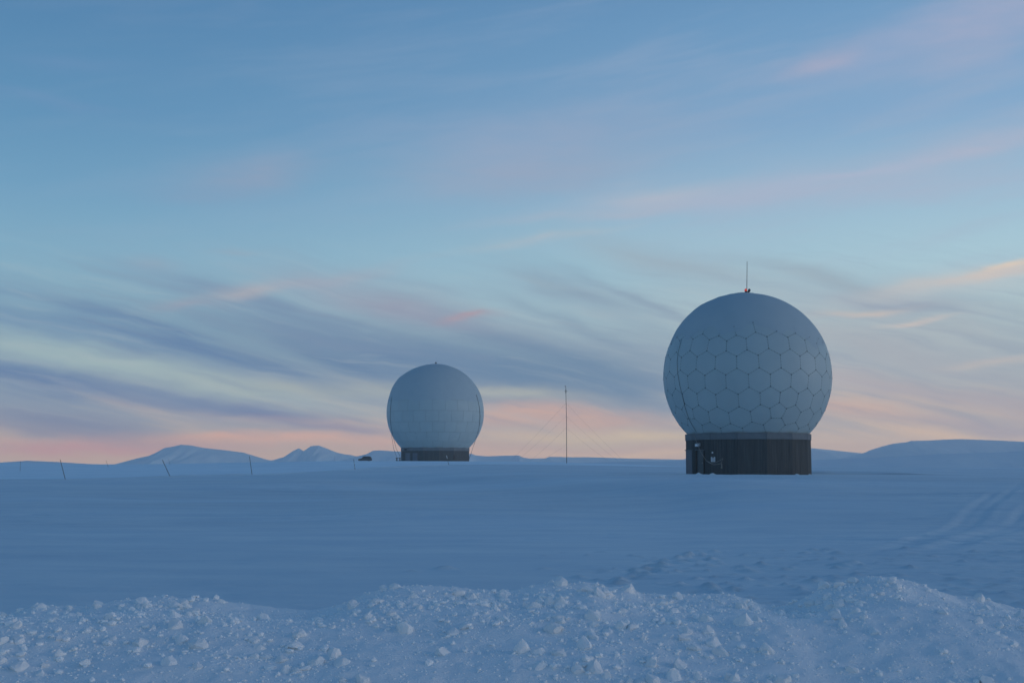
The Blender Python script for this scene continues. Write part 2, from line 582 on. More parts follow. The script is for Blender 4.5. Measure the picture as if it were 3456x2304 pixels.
def base_height(x, y):
    u, l = x / np.maximum(y, 4), np.log(np.clip(y, 5, 480))
    u = np.clip(u, -.6, .6)
    num = np.zeros_like(x)
    den = np.full_like(x, 1e-9)
    for cu, cl, cz in CT:
        d2 = ((u - cu) / .07) ** 2 + ((l - cl) / .16) ** 2
        w = np.exp(-.5 * d2) + 1e-3 / (1 + d2) ** 2
        num += w * cz
        den += w
    return num / den


PN = [(at(*r_).x, at(*r_).y) for r_ in [(-400, 1626, 103)] + NEAR_ROW + [(1800, 1563, 228), (2050, 1574, 216)]]
PSX, PSY = np.array([p[0] for p in PN]), np.array([p[1] for p in PN])
TRACKS = []
for pts_ in ([(2880, 1868), (2962, 1846), (3124, 1802), (3308, 1747), (3470, 1660)], [(2920, 1868), (3005, 1846), (3170, 1802), (3350, 1747), (3520, 1660)],
             [(3060, 1860), (3146, 1839), (3344, 1787), (3480, 1750), (3700, 1690)], [(3110, 1858), (3200, 1838), (3400, 1784), (3540, 1748), (3760, 1690)]):
    TRACKS.append([(lambda p: (p[0], p[1]))(at(px, py, 1) * 1 if False else
                   (ray(px, py).x / ray(px, py).y * (1.82 / -(ray(px, py).z / ray(px, py).y)), 1.82 / -(ray(px, py).z / ray(px, py).y), 0)) for px, py in pts_])


def seg_dist(x, y, pts):
    best = np.full_like(x, 1e9)
    for (x0, y0), (x1, y1) in zip(pts[:-1], pts[1:]):
        vx, vy = x1 - x0, y1 - y0
        t = np.clip(((x - x0) * vx + (y - y0) * vy) / (vx * vx + vy * vy), 0, 1)
        best = np.minimum(best, np.hypot(x - x0 - t * vx, y - y0 - t * vy))
    return best


def ground_point(px, py):
    """rough plain point under a near photo pixel"""
    d = ray(px, py)
    k = 1.93 / -d.z
    return d.x * k, d.y * k


LUMPS = []
for i in range(520):
    px = 1760 + 1750 * random.random() ** .75
    py = 1862 + 190 * random.random() ** 1.3
    if px < 2350 and random.random() < .55: continue
    x_, y_ = ground_point(px, py)
    LUMPS.append((x_, y_, .05 + .10 * random.random() ** 2, random.choice((1, 1, -.7)) * (.015 + .05 * random.random() ** 1.6), random.random() * 3.14))
for i in range(60):                                   # an old line of footprints
    t_ = random.random()
    x_, y_ = ground_point(2080 + 260 * t_ + random.gauss(0, 14), 1955 - 80 * t_ + random.gauss(0, 7))
    LUMPS.append((x_, y_, .08 + .06 * random.random(), random.choice((-.05, .05, .035)), random.random() * 3.14))
x_, y_ = ground_point(1500, 1918)
LUMPS.append((x_, y_, .16, .07, .3))
x_, y_ = ground_point(1385, 1925)
LUMPS.append((x_, y_, .10, .03, .3))


def plateau(x, y):
    z = base_height(x, y)
    far = sstep(y, 60, 140)
    # low plough bank along the near stake row, facing the camera
    yb = np.interp(x, PSX, PSY) + fbm(x / 18, x * 0, 3, 5) * 3
    fade = sstep(x, -70, -20) * .0 + 1
    z += (.16 + .12 * fbm(x / 9, y / 40, 3, 8)) * sstep(y - yb, -3.2, .6) * (1 - sstep(y - yb, 4, 45)) * (1 - sstep(x, -2, 24)) * fade
    # wind scoop bank right of the big radome
    yr = 126 + fbm(x / 6, x * 0, 3, 21) * 1.6 - .05 * (x - 30)
    z += .30 * sstep(y - yr, -1.0, .5) * (1 - sstep(y - yr, 2, 30)) * sstep(x, 26, 31) * (1 - sstep(x, 36, 45))
    # dunes and sastrugi drawn out by the wind
    z += .16 * fbm(x / 14 + .2 * fbm(y / 9, x / 30, 2, 3), y / 9, 3, 31) * sstep(y, 18, 50) * (1 - .5 * far)
    rip = fbm(x / 3.4 + y / 7, y / .85 + x / 22, 4, 41)
    z += .060 * rip * np.clip(.45 + fbm(x / 8, y / 6, 2, 47), 0, 1.5) * (1 - .6 * far)
    z += .040 * np.maximum(0, fbm(x / 1.6 - y / 5, y / .55, 3, 53)) * (1 - far)
    r2 = fbm(x / 5.0 + y / 9 + 40, y / 1.15 + x / 15, 4, 57)
    z += .055 * sstep(r2, .10, .17) * np.clip(.3 + 1.3 * fbm(x / 11, y / 9, 2, 59), 0, 1) * sstep(y, 16, 24) * (1 - sstep(y, 90, 150))
    dx_ = np.zeros_like(z)
    for tr in TRACKS:
        d = seg_dist(x, y, tr)
        dx_ += -.055 * np.exp(-(d / .17) ** 2) + .014 * np.exp(-((d - .36) / .15) ** 2)
    z += dx_ * sstep(y, 26, 33) * (.6 + .6 * vnoise(x * .9, y * .9, 3))
    # plateau edge: the ground falls into the valley
    z = z - 30 * sstep(y, 470, 760) - 30 * sstep(np.abs(x), 420, 800) * (1 - sstep(y, 470, 760))
    return z


def axis(parts):
    """parts: list of (stop, step); geometric growth when step is a ratio string"""
    v = [parts[0]]
    for stop, step in parts[1:]:
        while v[-1] < stop - 1e-6:
            v.append(min(stop, v[-1] + (step if not isinstance(step, str) else max(v[-1] * float(step), .2))))
    return np.array(v)


xa = axis([0, (7, .06), (20, .10), (28, .15), (42, .35), (120, 1.2), (2700, '.05')])
xs = np.concatenate([-xa[:0:-1], xa])
ya = axis([11.0, (17, .10), (34, .075), (80, .17), (142, .5), (240, 1.0), (480, 4.0), (2880, '.04')])
ys = np.concatenate([[-900, -200, -40, -8, 0, 4, 7, 9], ya])
X, Y = np.meshgrid(xs, ys)
Z = plateau(X, Y)
jx, jy = None, None
LUMP_SHADE = np.zeros_like(Z)
for lx, ly, lr, lh, la in LUMPS:
    i0, i1 = np.searchsorted(xs, [lx - 4 * lr, lx + 4 * lr])
    j0, j1 = np.searchsorted(ys, [ly - 4 * lr, ly + 4 * lr])
    if i1 <= i0 or j1 <= j0: continue
    sx, sy = X[j0:j1, i0:i1] - lx, Y[j0:j1, i0:i1] - ly
    ca, sa = math.cos(la), math.sin(la)
    u, v = (sx * ca + sy * sa) / (lr * 1.3), (sy * ca - sx * sa) / (lr * .8)
    bump_ = np.exp(-(u * u + v * v) ** 1.3)
    Z[j0:j1, i0:i1] += lh * bump_
    LUMP_SHADE[j0:j1, i0:i1] -= .26 * bump_  # shaded sides of the lumps painted into the snow colour
Zb = np.where(Y < 9.0, -.08, Z)
HAZE_SHADE = .62 * sstep(Y - np.interp(X, PSX, PSY), -1, 10) * (1 - sstep(X, -6, 30)) + .62 * sstep(Y, 215, 255) * sstep(X, -6, 30)  # distant haze painted in: snow colour made paler past the crests
HAZE_SHADE += .22 * fbm(X / 16, Y / 7, 3, 201) * sstep(Y, 16, 40)
HAZE_SHADE -= .85 * sstep(Y - (118 + .4 * fbm(X / 3, Y * 0, 2, 203)), -1, 1) * (1 - sstep(Y - 126, -1.5, .8)) * sstep(X, 28, 31) * (1 - sstep(X, 38, 47))  # dark strip beside the drum: shade painted into the snow colour
HAZE_SHADE += LUMP_SHADE
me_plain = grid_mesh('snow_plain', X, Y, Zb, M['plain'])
at_ = me_plain.attributes.new('haze_shade_tone', 'FLOAT', 'POINT')
at_.data.foreach_set('value', np.clip(HAZE_SHADE, -1, 1).astype(np.float32).ravel())
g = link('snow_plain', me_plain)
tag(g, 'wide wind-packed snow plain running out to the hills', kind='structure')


def ground_z(x, y):
    i = int(np.clip(np.searchsorted(xs, x) - 1, 0, len(xs) - 2))
    j = int(np.clip(np.searchsorted(ys, y) - 1, 0, len(ys) - 2))
    fx = (x - xs[i]) / (xs[i + 1] - xs[i])
    fy = (y - ys[j]) / (ys[j + 1] - ys[j])
    return float((Zb[j, i] * (1 - fx) + Zb[j, i + 1] * fx) * (1 - fy) + (Zb[j + 1, i] * (1 - fx) + Zb[j + 1, i + 1] * fx) * fy)


# ---------------------------------------------------------------- far hills
def hill(name, pts, dist, front, back, label, seed, foot=-34, gully=1.0):
    """snow hill whose crest runs through the given photo points at that distance"""
    P = [at(px, py, dist) for px, py in pts]
    xs_ = np.array([p.x for p in P])
    zs_ = np.array([p.z for p in P])
    n = 240
    xx = np.linspace(xs_[0], xs_[-1], n)
    zz = np.interp(xx, xs_, zs_)
    hgt = np.maximum(zz - foot, 1)
    t = np.concatenate([np.linspace(0, 1, 60), 1 + np.linspace(0, 1, 14)[1:]])
    XX, TT = np.meshgrid(xx, t)
    H = np.tile(hgt, (len(t), 1))
    # crest wanders in depth so that faces turn to different sides
    wander = front * .35 * fbm(XX / (front * .5), XX * 0, 3, seed)
    YY = np.where(TT <= 1, dist + (TT - 1) * front, dist + (TT - 1) * back) + wander * np.where(TT <= 1, (1 - TT) * TT * 3, 0)
    prof = np.where(TT <= 1, TT ** 1.25, (2 - TT) ** 1.2)
    # gullies and buttresses run down the slope, fading out at the crest line
    gl_ = fbm(XX / (front * .09) + TT * 1.4 * np.sin(XX / front), TT * 1.3, 4, seed + 5)
    gl_ = gl_ + 1.2 * (np.abs(fbm(XX / (front * .40) + .5 * TT, TT * .6, 2, seed + 9)) - .25)
    cut = (1 - TT) * TT * 4 * np.where(TT <= 1, 1, 0)
    Zh = foot + H * np.clip(prof + gully * .22 * gl_ * np.clip(cut, 0, 1), 0, 1.0)
    Zh = np.where(np.abs(TT - 1) < 1e-6, foot + H, np.minimum(Zh, foot + H))
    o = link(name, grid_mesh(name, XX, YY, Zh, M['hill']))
    return tag(o, label, kind='structure')


hill('hill', [(-900, 1571), (-500, 1563), (-150, 1560), (0, 1560), (92, 1554), (191, 1558), (268, 1563), (375, 1569), (480, 1578), (700, 1592)], 1090, 380, 210,
     'low snow ridge at the far left behind the stakes', 3)
hill('hill', [(240, 1592), (375, 1569), (421, 1557), (471, 1544), (501, 1538), (524, 1528), (555, 1511), (574, 1508), (612, 1500), (643, 1502),
              (689, 1511), (765, 1519), (823, 1527), (872, 1542), (900, 1550), (940, 1558), (1000, 1570)], 1930, 440, 300,
     'broad rounded snow mountain left of the small radome', 12)
hill('hill', [(780, 1590), (918, 1553), (945, 1545), (958, 1542), (989, 1521), (1008, 1512), (1025, 1521), (1049, 1505), (1067, 1503), (1078, 1503),
              (1108, 1515), (1142, 1528), (1169, 1533), (1183, 1534), (1200, 1539), (1260, 1560), (1330, 1590)], 2350, 330, 250,
     'twin-peaked snow mountain left of the parked car', 23)
hill('hill', [(1090, 1570), (1160, 1550), (1200, 1540), (1237, 1532), (1258, 1520), (1285, 1519), (1353, 1523), (1450, 1526), (1593, 1531), (1606, 1536), (1640, 1539),
              (1740, 1536), (1751, 1536), (1765, 1543), (1788, 1547), (1850, 1556)], 2100, 330, 300,
     'flat-topped snow mountain behind the small radome', 34)
hill('hill', [(1640, 1570), (1788, 1547), (1843, 1546), (1853, 1540.5), (1912, 1542), (1989, 1542), (2140, 1547), (2300, 1550), (2520, 1520), (2640, 1510), (2735, 1511),
              (2796, 1517), (2861, 1524), (2912, 1529), (3000, 1536), (3200, 1556)], 2560, 430, 210,
     'long low snow ridge seen behind the mast and the large radome', 45)
hill('hill', [(2800, 1556), (2912, 1529), (2941, 1517), (2973, 1507), (3012, 1497), (3044, 1493), (3060, 1492), (3073, 1487), (3134, 1486), (3182, 1483),
              (3246, 1481), (3295, 1483), (3375, 1486), (3456, 1490), (3700, 1500), (4000, 1530), (4300, 1560)], 1760, 390, 250,
     'wide flat-topped snow mountain at the right edge', 56, gully=.5)
hill('hill', [(1500, 1590), (1900, 1562), (2140, 1557), (2316, 1554), (2735, 1552), (2900, 1546), (3054, 1539), (3182, 1531), (3375, 1526), (3456, 1521), (3700, 1514),
              (4000, 1512), (4400, 1530)], 800, 300, 250,
     'pale snow slope rising below the flat mountain on the right', 67, gully=.35)

# ---------------------------------------------------------------- haze
hb = MB().box((-2750, -950, -40), (2750, 2930, 52))
hz = bpy.data.materials.new('haze')
hz.use_nodes = True
ht = hz.node_tree
ht.nodes.clear()
pv = ht.nodes.new('ShaderNodeVolumePrincipled')
pv.inputs['Color'].default_value = (.97, .97, .97, 1)
pv.inputs['Density'].default_value = HAZE_D
pv.inputs['Anisotropy'].default_value = .72
ho = ht.nodes.new('ShaderNodeOutputMaterial')
ht.links.new(pv.outputs[0], ho.inputs['Volume'])
haze = hb.build('haze', hz)
tag(haze, 'thin frosty haze over the plateau and hills', kind='stuff')

# ---------------------------------------------------------------- snow bank in front
RIDGE = [(-160, 1400), (0, 1402), (200, 1392), (300, 1378), (380, 1366), (480, 1371), (540, 1384), (600, 1394), (740, 1396), (800, 1378), (850, 1360), (960, 1344),
         (1050, 1352), (1150, 1354), (1240, 1342), (1330, 1340), (1430, 1350), (1560, 1364), (1680, 1364), (1760, 1390), (1830, 1384), (1900, 1348),
         (2000, 1322), (2100, 1338), (2200, 1372), (2352, 1402), (2500, 1410)]
YR = 12.4
RP = [at(a * 3456 / 2352, b * 3456 / 2352, YR) for a, b in RIDGE]
RX = np.array([p.x for p in RP])
RZ = np.array([p.z for p in RP])
RXf = np.linspace(-9.5, 9.5, 800)
RZf = np.interp(RXf, RX, RZ, left=.42, right=.42)
ker = np.hanning(13)
RZf = np.convolve(np.pad(RZf, 6, mode='edge'), ker / ker.sum(), 'valid')


def bank_height(x, y):
    zr = np.interp(x, RXf, RZf) + .03 * fbm(x * 2.2, x * 0 + 3, 3, 71)
    s = YR - y
    zr = zr + (1.02 - zr) * .9 * sstep(s, .05, 1.7)
    zf = zr - np.clip(s, 0, None) * .21 - .02 * np.clip(s, 0, None) ** 1.7 + .05 * np.sin(np.clip(s, 0, 1) * math.pi) * 0
    zbk = zr - np.clip(-s, 0, None) * .62 - .25 * np.clip(-s - .25, 0, None)
    z = np.where(s >= 0, zf, zbk)
    amt = sstep(y, 4.8, 6) * (1 - sstep(y, YR + .6, YR + 1.6))
    z = z + .04 * fbm(x / 1.3, y / 1.0, 3, 81) * sstep(np.abs(s), .05, .9) + amt * (.035 * fbm(x / .36, y / .36, 3, 83) + .020 * np.abs(fbm(x / .12, y / .12, 3, 85)))
    # a spill running down from the middle-right crest
    z = z + .03 * np.exp(-((x - 3.1 - .55 * s) / .28) ** 2) * sstep(s, -.2, .3) * (1 - sstep(s, .9, 1.6))
    z = np.where(y < 7, np.maximum(z, -.02 - .0 * y), z)
    return z


bx_ = np.arange(-9.0, 9.001, .032)
by_ = np.concatenate([np.arange(4.6, 9.4, .12), np.arange(9.4, 14.4, .032)])
BX, BY = np.meshgrid(bx_, by_)
BZ = bank_height(BX, BY)
bank = link('snow_bank', grid_mesh('snow_bank', BX, BY, BZ, M['bank']))
tag(bank, 'ploughed bank of loose lumpy snow across the foreground', kind='structure')

# lumps of broken snow on the bank
import bmesh


def chunk_mesh(name, seed, flat, peak=0.0):
    """angular broken lump: a sphere cut by random planes, drawn up to an off-centre top"""
    r = random.Random(seed)
    bm = bmesh.new()
    bmesh.ops.create_icosphere(bm, subdivisions=2, radius=1)
    planes = []
    for k in range(11):
        n = Vector((r.gauss(0, 1), r.gauss(0, 1), r.gauss(.2, .7))).normalized()
        planes.append((n, r.uniform(.45, .85)))
    ox, oy = r.uniform(-.45, .45), r.uniform(-.3, .3)
    for v in bm.verts:
        p = v.co.copy()
        for n, d in planes:
            e = p.dot(n) - d
            if e > 0: p -= n * e * .95
        p *= 1 + r.uniform(-.09, .09)
        if p.z > 0:
            p.x = p.x * (1 - peak * p.z) + ox * p.z
            p.y = p.y * (1 - peak * p.z) + oy * p.z
        p.z *= flat
        v.co = p
    me = bpy.data.meshes.new(name)
    bm.to_mesh(me)
    bm.free()
    me.materials.append(M['chunk'])
    return me


CH = [chunk_mesh('snow_chunk', 100 + i, (.6, .75, .9, 1.1, .8)[i % 5], (.15, .35, .5)[i % 3]) for i in range(14)]
PEAK = chunk_mesh('snow_chunk', 305, 1.15, .5)


def on_bank(px, py):
    """point where the sight line through a photo pixel meets the bank"""
    d = ray(px, py)
    o_ = Vector((0, 0, EYE))
    y = 8.0
    while y < 13.2:
        p = o_ + d * (y / d.y)
        if p.z <= float(bank_height(np.array([p.x]), np.array([p.y]))[0]): return p
        y += .02
    return None


def put_chunk(me, p, w, rot, tilt, label, group, sx=1.0):
    o = bpy.data.objects.new('snow_chunk', me)
    COL.objects.link(o)
    o.location = p
    o.scale = (w * .5 * sx, w * .5, w * .5)
    o.rotation_euler = (tilt[0], tilt[1], rot)
    tag(o, label, 'snow lump', group)


GRP = 'lumps of broken snow on the foreground bank'
big = [  # px, py (photo), width px, mesh, aspect, label
    (1762, 2200, 72, PEAK, 1.0, 'large pointed snow lump low on the bank below the middle of the picture'),
    (58, 2112, 46, CH[2], 1.1, 'large rounded snow lump near the left edge below the bank crest'),
    (748, 2032, 34, CH[3], .9, 'rounded snow lump sitting on the crest right of the left hump'),
    (198, 2214, 40, PEAK, 1.0, 'pointed snow lump low on the bank in the left corner'),
    (148, 2246, 40, CH[1], 1.0, 'blocky snow lump just below the pointed one in the left corner'),
    (762, 2212, 38, CH[5], 1.1, 'dome-shaped snow lump low on the left half of the bank'),
    (662, 2250, 46, CH[0], 1.2, 'wide flat snow lump left of and below the dome-shaped lump'),
    (2310, 2140, 30, CH[6], .9, 'upright snow block on the bare slope below the large radome'),
    (2950, 2133, 48, CH[4], 1.25, 'wide low snow lump alone on the right hump slope'),
    (2508, 2101, 62, CH[8], 1.5, 'long flat slab of snow on the spill below the notch in the crest'),
    (2640, 2234, 32, CH[7], 1.0, 'rounded snow lump low on the bank right of the slab'),
    (2460, 2286, 42, CH[9], 1.1, 'snow lump at the very bottom edge right of the middle'),
    (1870, 2123, 60, CH[12], 1.6, 'long thin slab of snow on the middle of the bank face'),
    (1798, 2247, 32, CH[10], 1.0, 'rounded snow lump right below the large pointed lump'),
    (2030, 1978, 28, CH[11], 1.0, 'snow lump standing out on the crest right of the mast'),
    (2935, 1938, 24, CH[13], .8, 'small snow lump on the top of the right hump'),
    (235, 2052, 28, CH[3], 1.0, 'snow lump on the low crest at the left'),
    (3300, 2292, 36, CH[6], 1.3, 'flat snow lump at the bottom right corner of the bank'),
]
used = []
for px, py, w, me, asp, lab in big:
    p = on_bank(px, py)
    if p is None: continue
    wm = w / FPX * p.y
    put_chunk(me, (p.x, p.y, p.z + wm * .04), wm, random.uniform(-.5, .5) if me is PEAK else random.random() * 6.28, (0, 0), lab, GRP, asp)
    used.append((p.x, p.y))
ring = []
tries = 0
while len(ring) < 3300 and tries < 60000:
    tries += 1
    y = random.uniform(8.9, 12.75)
    x = random.uniform(-6.4, 6.4)
    if abs(x) > .43 * y + .4: continue
    cl = float(fbm(np.array([x / 1.1]), np.array([y / .8]), 3, 91)[0]) + float(fbm(np.array([x / .3]), np.array([y / .25]), 2, 93)[0]) * .5
    if x > 2.3 and y < 11.9: cl -= .22
    if x < -1.8: cl += .06
    if random.random() > .46 + cl * .7: continue
    s = min(.15, .017 * (random.random() ** -.68))
    ring.append((s, x, y))
ring.sort(reverse=True)
SMALL = 300 - len(used)
def lump_label(s, x, y):
    c = x / y
    where = 'left end' if c < -.24 else 'left hump' if c < -.12 else 'dip left of the middle' if c < -.06 else 'middle hump' if c < .06 else \
        'right of the middle hump' if c < .17 else 'below the right notch' if c < .24 else 'right hump'
    row = 'on the crest' if y > 12.05 else 'high on the face' if y > 11.2 else 'halfway down the face' if y > 10.5 else 'low on the face'
    size = 'small' if s < .075 else 'fist-sized'
    return f'{size} snow lump {row} of the bank, {where}'


for s, x, y in ring[:SMALL]:
    z = float(bank_height(np.array([x]), np.array([y]))[0])
    asp = random.choice((1.0, 1.0, 1.2, 1.45))
    put_chunk(random.choice(CH), (x, y, z + s * .02), s * random.uniform(.85, 1.15), random.random() * 6.28, (random.uniform(-.35, .35), random.uniform(-.35, .35)), lump_label(s, x, y), GRP, asp)
lowv, lowf = [], []
tmpl = []
for i in range(10):
    r = random.Random(500 + i)
    bm = bmesh.new()
    bmesh.ops.create_icosphere(bm, subdivisions=1, radius=1)
    for v in bm.verts: v.co *= r.uniform(.65, 1.15)
    bm.verts.index_update()
    tmpl.append((np.array([v.co[:] for v in bm.verts]), [tuple(v.index for v in f.verts) for f in bm.faces]))
    bm.free()
crumbs = [(s, x, y) for s, x, y in ring[SMALL:]]
for s, x, y in ring[:260]:                                # crumbs broken off round each lump
    for k in range(random.randint(4, 12)):
        crumbs.append((random.uniform(.01, .026), x + random.gauss(0, s * .9), y + random.gauss(0, s * .8)))
for i in range(9000):
    y = random.uniform(8.9, 12.7)
    x = random.uniform(-6.3, 6.3)
    crumbs.append((random.uniform(.008, .02), x, y))
xa_ = np.array([c[1] for c in crumbs])
ya_ = np.array([c[2] for c in crumbs])
za_ = bank_height(xa_, ya_)
for (s, x, y), z in zip(crumbs, za_):
    tv, tf = random.choice(tmpl)
    a = random.random() * 6.28
    c, sn = math.cos(a), math.sin(a)
    sx, sy, sz = s * .5 * random.uniform(.8, 1.5), s * .5, s * .5 * random.uniform(.6, 1)
    q = np.empty_like(tv)
    q[:, 0] = x + (tv[:, 0] * sx * c - tv[:, 1] * sy * sn)
    q[:, 1] = y + (tv[:, 0] * sx * sn + tv[:, 1] * sy * c)
    q[:, 2] = z + tv[:, 2] * sz + s * .1
    o = sum(len(v) for v in lowv[-1:]) if False else None
    lowf.append((len(lowv), tf))
    lowv.append(q)
nv = 12 if not lowv else len(lowv[0])
allv = np.concatenate(lowv)
allf = [tuple(j + k * 12 for j in f) for k, tf in lowf for f in tf]
me = bpy.data.meshes.new('snow_crumbs')
me.from_pydata(allv.tolist(), [], allf)
me.materials.append(M['chunk'])
cr = link('snow_crumbs', me)
tag(cr, 'countless small crumbs of snow scattered over the bank', kind='stuff')


# ---------------------------------------------------------------- radomes
def sphere_patch_mesh(name, loop, R_, depth, mat, rings=(.5,)):
    """closed shell piece: centre, inner rings, outer loop on the sphere, skirt towards the centre"""
    n = len(loop)
    c = sum(loop, Vector()).normalized()
    vs_ = [c * R_]
    for t in rings: vs_ += [(c.lerp(p, t)).normalized() * R_ for p in loop]
    vs_ += [p.normalized() * R_ for p in loop]
    vs_ += [p.normalized() * (R_ - depth) for p in loop]
    fs = [(0, 1 + i, 1 + (i + 1) % n) for i in range(n)]
    for k in range(len(rings)):
        a, b = 1 + k * n, 1 + (k + 1) * n
        fs += [(a + i, b + i, b + (i + 1) % n, a + (i + 1) % n) for i in range(n)]
    b, d = 1 + len(rings) * n, 1 + (len(rings) + 1) * n
    sk = len(fs)
    fs += [(b + i, d + i, d + (i + 1) % n, b + (i + 1) % n) for i in range(n)]
    me = bpy.data.meshes.new(name)
    me.from_pydata([tuple(v) for v in vs_], [], fs)
    sm = [True] * sk + [False] * n
    me.polygons.foreach_set('use_smooth', sm)
    # exact outward normals so that the shell reads as one smooth dome
    nor = []
    for pi, p in enumerate(me.polygons):
        for vi in p.vertices:
            nor.append(tuple(Vector(vs_[vi]).normalized()) if pi < sk else tuple(p.normal))
    me.normals_split_custom_set(nor)
    me.materials.append(mat)
    return me


def shell_mesh(name, R_, zcut, mat, n=64, m=32):
    prof = []
    a0 = math.asin(max(-1, min(1, zcut / R_)))
    for i in range(m + 1):
        a = a0 + (math.pi / 2 - a0) * i / m
        prof.append((max(R_ * math.cos(a), .001), R_ * math.sin(a)))
    return MB().lathe(prof, n).mesh(name, mat, True)


def frost_cap(name, R_, edge, thick, mat, parent, seed, n=120, m=44):
    """skin of rime over the top of a dome; edge(phi) is the latitude of its ragged rim"""
    vs_, fs = [], []
    for i in range(m + 1):
        for j in range(n):
            ph = 2 * math.pi * j / n
            e = edge(ph)
            a = e + (math.pi / 2 - e) * (i / m)
            x, y = math.cos(a) * math.cos(ph), math.cos(a) * math.sin(ph)
            z = math.sin(a)
            k = float(fbm(np.array([x * 3 + 7 + z]), np.array([y * 3 + 5 - z * 2]), 4, seed)[0])
            t = thick(ph, a) * (1 + .9 * k) * min(1.0, .12 + i / 9)
            vs_.append(Vector((x, y, z)) * (R_ + max(t, .004)))
    for i in range(m):
        for j in range(n):
            fs.append((i * n + j, i * n + (j + 1) % n, (i + 1) * n + (j + 1) % n, (i + 1) * n + j))
    me = bpy.data.meshes.new(name)
    me.from_pydata([tuple(v) for v in vs_], [], fs)
    me.polygons.foreach_set('use_smooth', [True] * len(fs))
    me.materials.append(mat)
    return link(name, me, parent)


def drum_base(root, c, rb, N, ang0, z0, z1, zf, boards, prefix_mats, fascia_out):
    """polygon drum: wall panels of upright boards, fascia panels, deck, footing (all relative to root at c)"""
    ap = rb * math.cos(math.pi / N)                       # apothem
    w = 2 * rb * math.sin(math.pi / N)
    mesh_variants = []
    for k in range(4):
        b = MB()
        r = random.Random(900 + k)
        bw = w / boards
        for i in range(boards):
            off = r.uniform(0, .02)
            b.box((-w / 2 + i * bw + .006, -.10, z0), (-w / 2 + (i + 1) * bw - .006, off, zf - .004))
        b.box((-w / 2 + .01, -.16, z0), (w / 2 - .01, -.104, zf - .004))
        mesh_variants.append(b.mesh('wall_panel', prefix_mats[0]))
    fo = fascia_out
    wf = 2 * (ap + fo) * math.tan(math.pi / N)
    fm = MB()
    wi = 2 * (ap - .1) * math.tan(math.pi / N)
    fm.add([(-wf / 2 + .008, fo, zf), (wf / 2 - .008, fo, zf), (wf / 2 - .008, fo, z1), (-wf / 2 + .008, fo, z1),
            (-wi / 2 + .008, -.1, zf), (wi / 2 - .008, -.1, zf), (wi / 2 - .008, -.1, z1), (-wi / 2 + .008, -.1, z1)],
           [(1, 0, 3, 2), (4, 5, 6, 7), (0, 1, 5, 4), (2, 3, 7, 6), (0, 4, 7, 3), (1, 2, 6, 5)])
    fmesh = fm.mesh('fascia_panel', prefix_mats[1])
    rails = []
    for i in range(N):
        th = ang0 + (i + .5) * 2 * math.pi / N            # outward direction angle from -Y, towards +X
        out = Vector((math.sin(th), -math.cos(th), 0))
        rot = math.atan2(-out.x, out.y)                   # local +Y -> out
        o = link('wall_panel', mesh_variants[i % 4], root, (out.x * ap, out.y * ap, 0))
        o.rotation_euler.z = rot
        f = link('fascia_panel', fmesh, root, (out.x * ap, out.y * ap, 0))
        f.rotation_euler.z = rot
        rails.append((th, out, rot))
    core = MB().lathe([(ap - .2, z0), (ap - .2, z1 - .02)], N).build('deck', prefix_mats[1], root)
    ft = MB()
    vs_ = []
    for i in range(N):
        th = ang0 + i * 2 * math.pi / N
        vs_.append((math.sin(th) * (rb + .03), -math.cos(th) * (rb + .03)))
    ft.add([(x, y, z0 - .9) for x, y in vs_] + [(x, y, z0 + .22) for x, y in vs_],
           [(i, (i + 1) % N, N + (i + 1) % N, N + i) for i in range(N)] + [tuple(range(N, 2 * N))])
    ft.build('footing', M['footing'], root)
    return ap, w, rails


def facet_frame(rails, i, ap):
    th, out, rot = rails[i]
    return Matrix.Translation((out.x * ap, out.y * ap, 0)) @ Matrix.Rotation(rot, 4, 'Z')


# ---- large radome
D1 = 114.3
C1 = at(2520, 1270, D1)
R1 = 7.68
zc = C1.z
z_top = at(2523, 1459, D1 - 5.8).z
z_fas = at(2523, 1481, D1 - 5.8).z
z_bot = at(2523, 1600, D1 - 5.8).z
ROOT1 = empty('large_radome', (C1.x, C1.y, z_bot), 'large white radome of hexagonal panels on a dark timber drum, snow on its top', 'radome')
hc = zc - z_bot                                           # dome centre above the root
zt, zf_ = z_top - z_bot, z_fas - z_bot
ANG1 = R(68 - 25.714 * 4) - math.atan2(C1.x, C1.y) * -0 
# facet edges were read relative to the line of sight
LOS = math.atan2(C1.x, C1.y)
ap1, w1, rails1 = drum_base(ROOT1, C1, 5.66, 14, R(68) - LOS - 0 * R(1), -.35, zt, zf_, 10, (M['timber'], M['concrete']), .07)

dome = link('dome', shell_mesh('dome', R1 - .055, zt - hc - .25, M['seam']), ROOT1, (0, 0, hc))

# geodesic (5,0) cells oriented so that the two five-sided panels sit where the photo shows them
los = (C1 - Vector((0, 0, EYE))).normalized()
cvec = -los
rvec = Vector((los.y, -los.x, 0)).normalized()
uvec = rvec.cross(los).normalized()
view = lambda a, b, c: (rvec * a + uvec * b + cvec * c).normalized()
P1v = view(-.219, .522, .824)
P2v = view(.352, -.423, .835)
phi = (1 + 5 ** .5) / 2
ico = [Vector(v).normalized() for v in ((-1, phi, 0), (1, phi, 0), (-1, -phi, 0), (1, -phi, 0), (0, -1, phi), (0, 1, phi), (0, -1, -phi), (0, 1, -phi),
                                        (phi, 0, -1), (phi, 0, 1), (-phi, 0, -1), (-phi, 0, 1))]
icf = [(0, 11, 5), (0, 5, 1), (0, 1, 7), (0, 7, 10), (0, 10, 11), (1, 5, 9), (5, 11, 4), (11, 10, 2), (10, 7, 6), (7, 1, 8),
       (3, 9, 4), (3, 4, 2), (3, 2, 6), (3, 6, 8), (3, 8, 9), (4, 9, 5), (2, 4, 11), (6, 2, 10), (8, 6, 7), (9, 8, 1)]


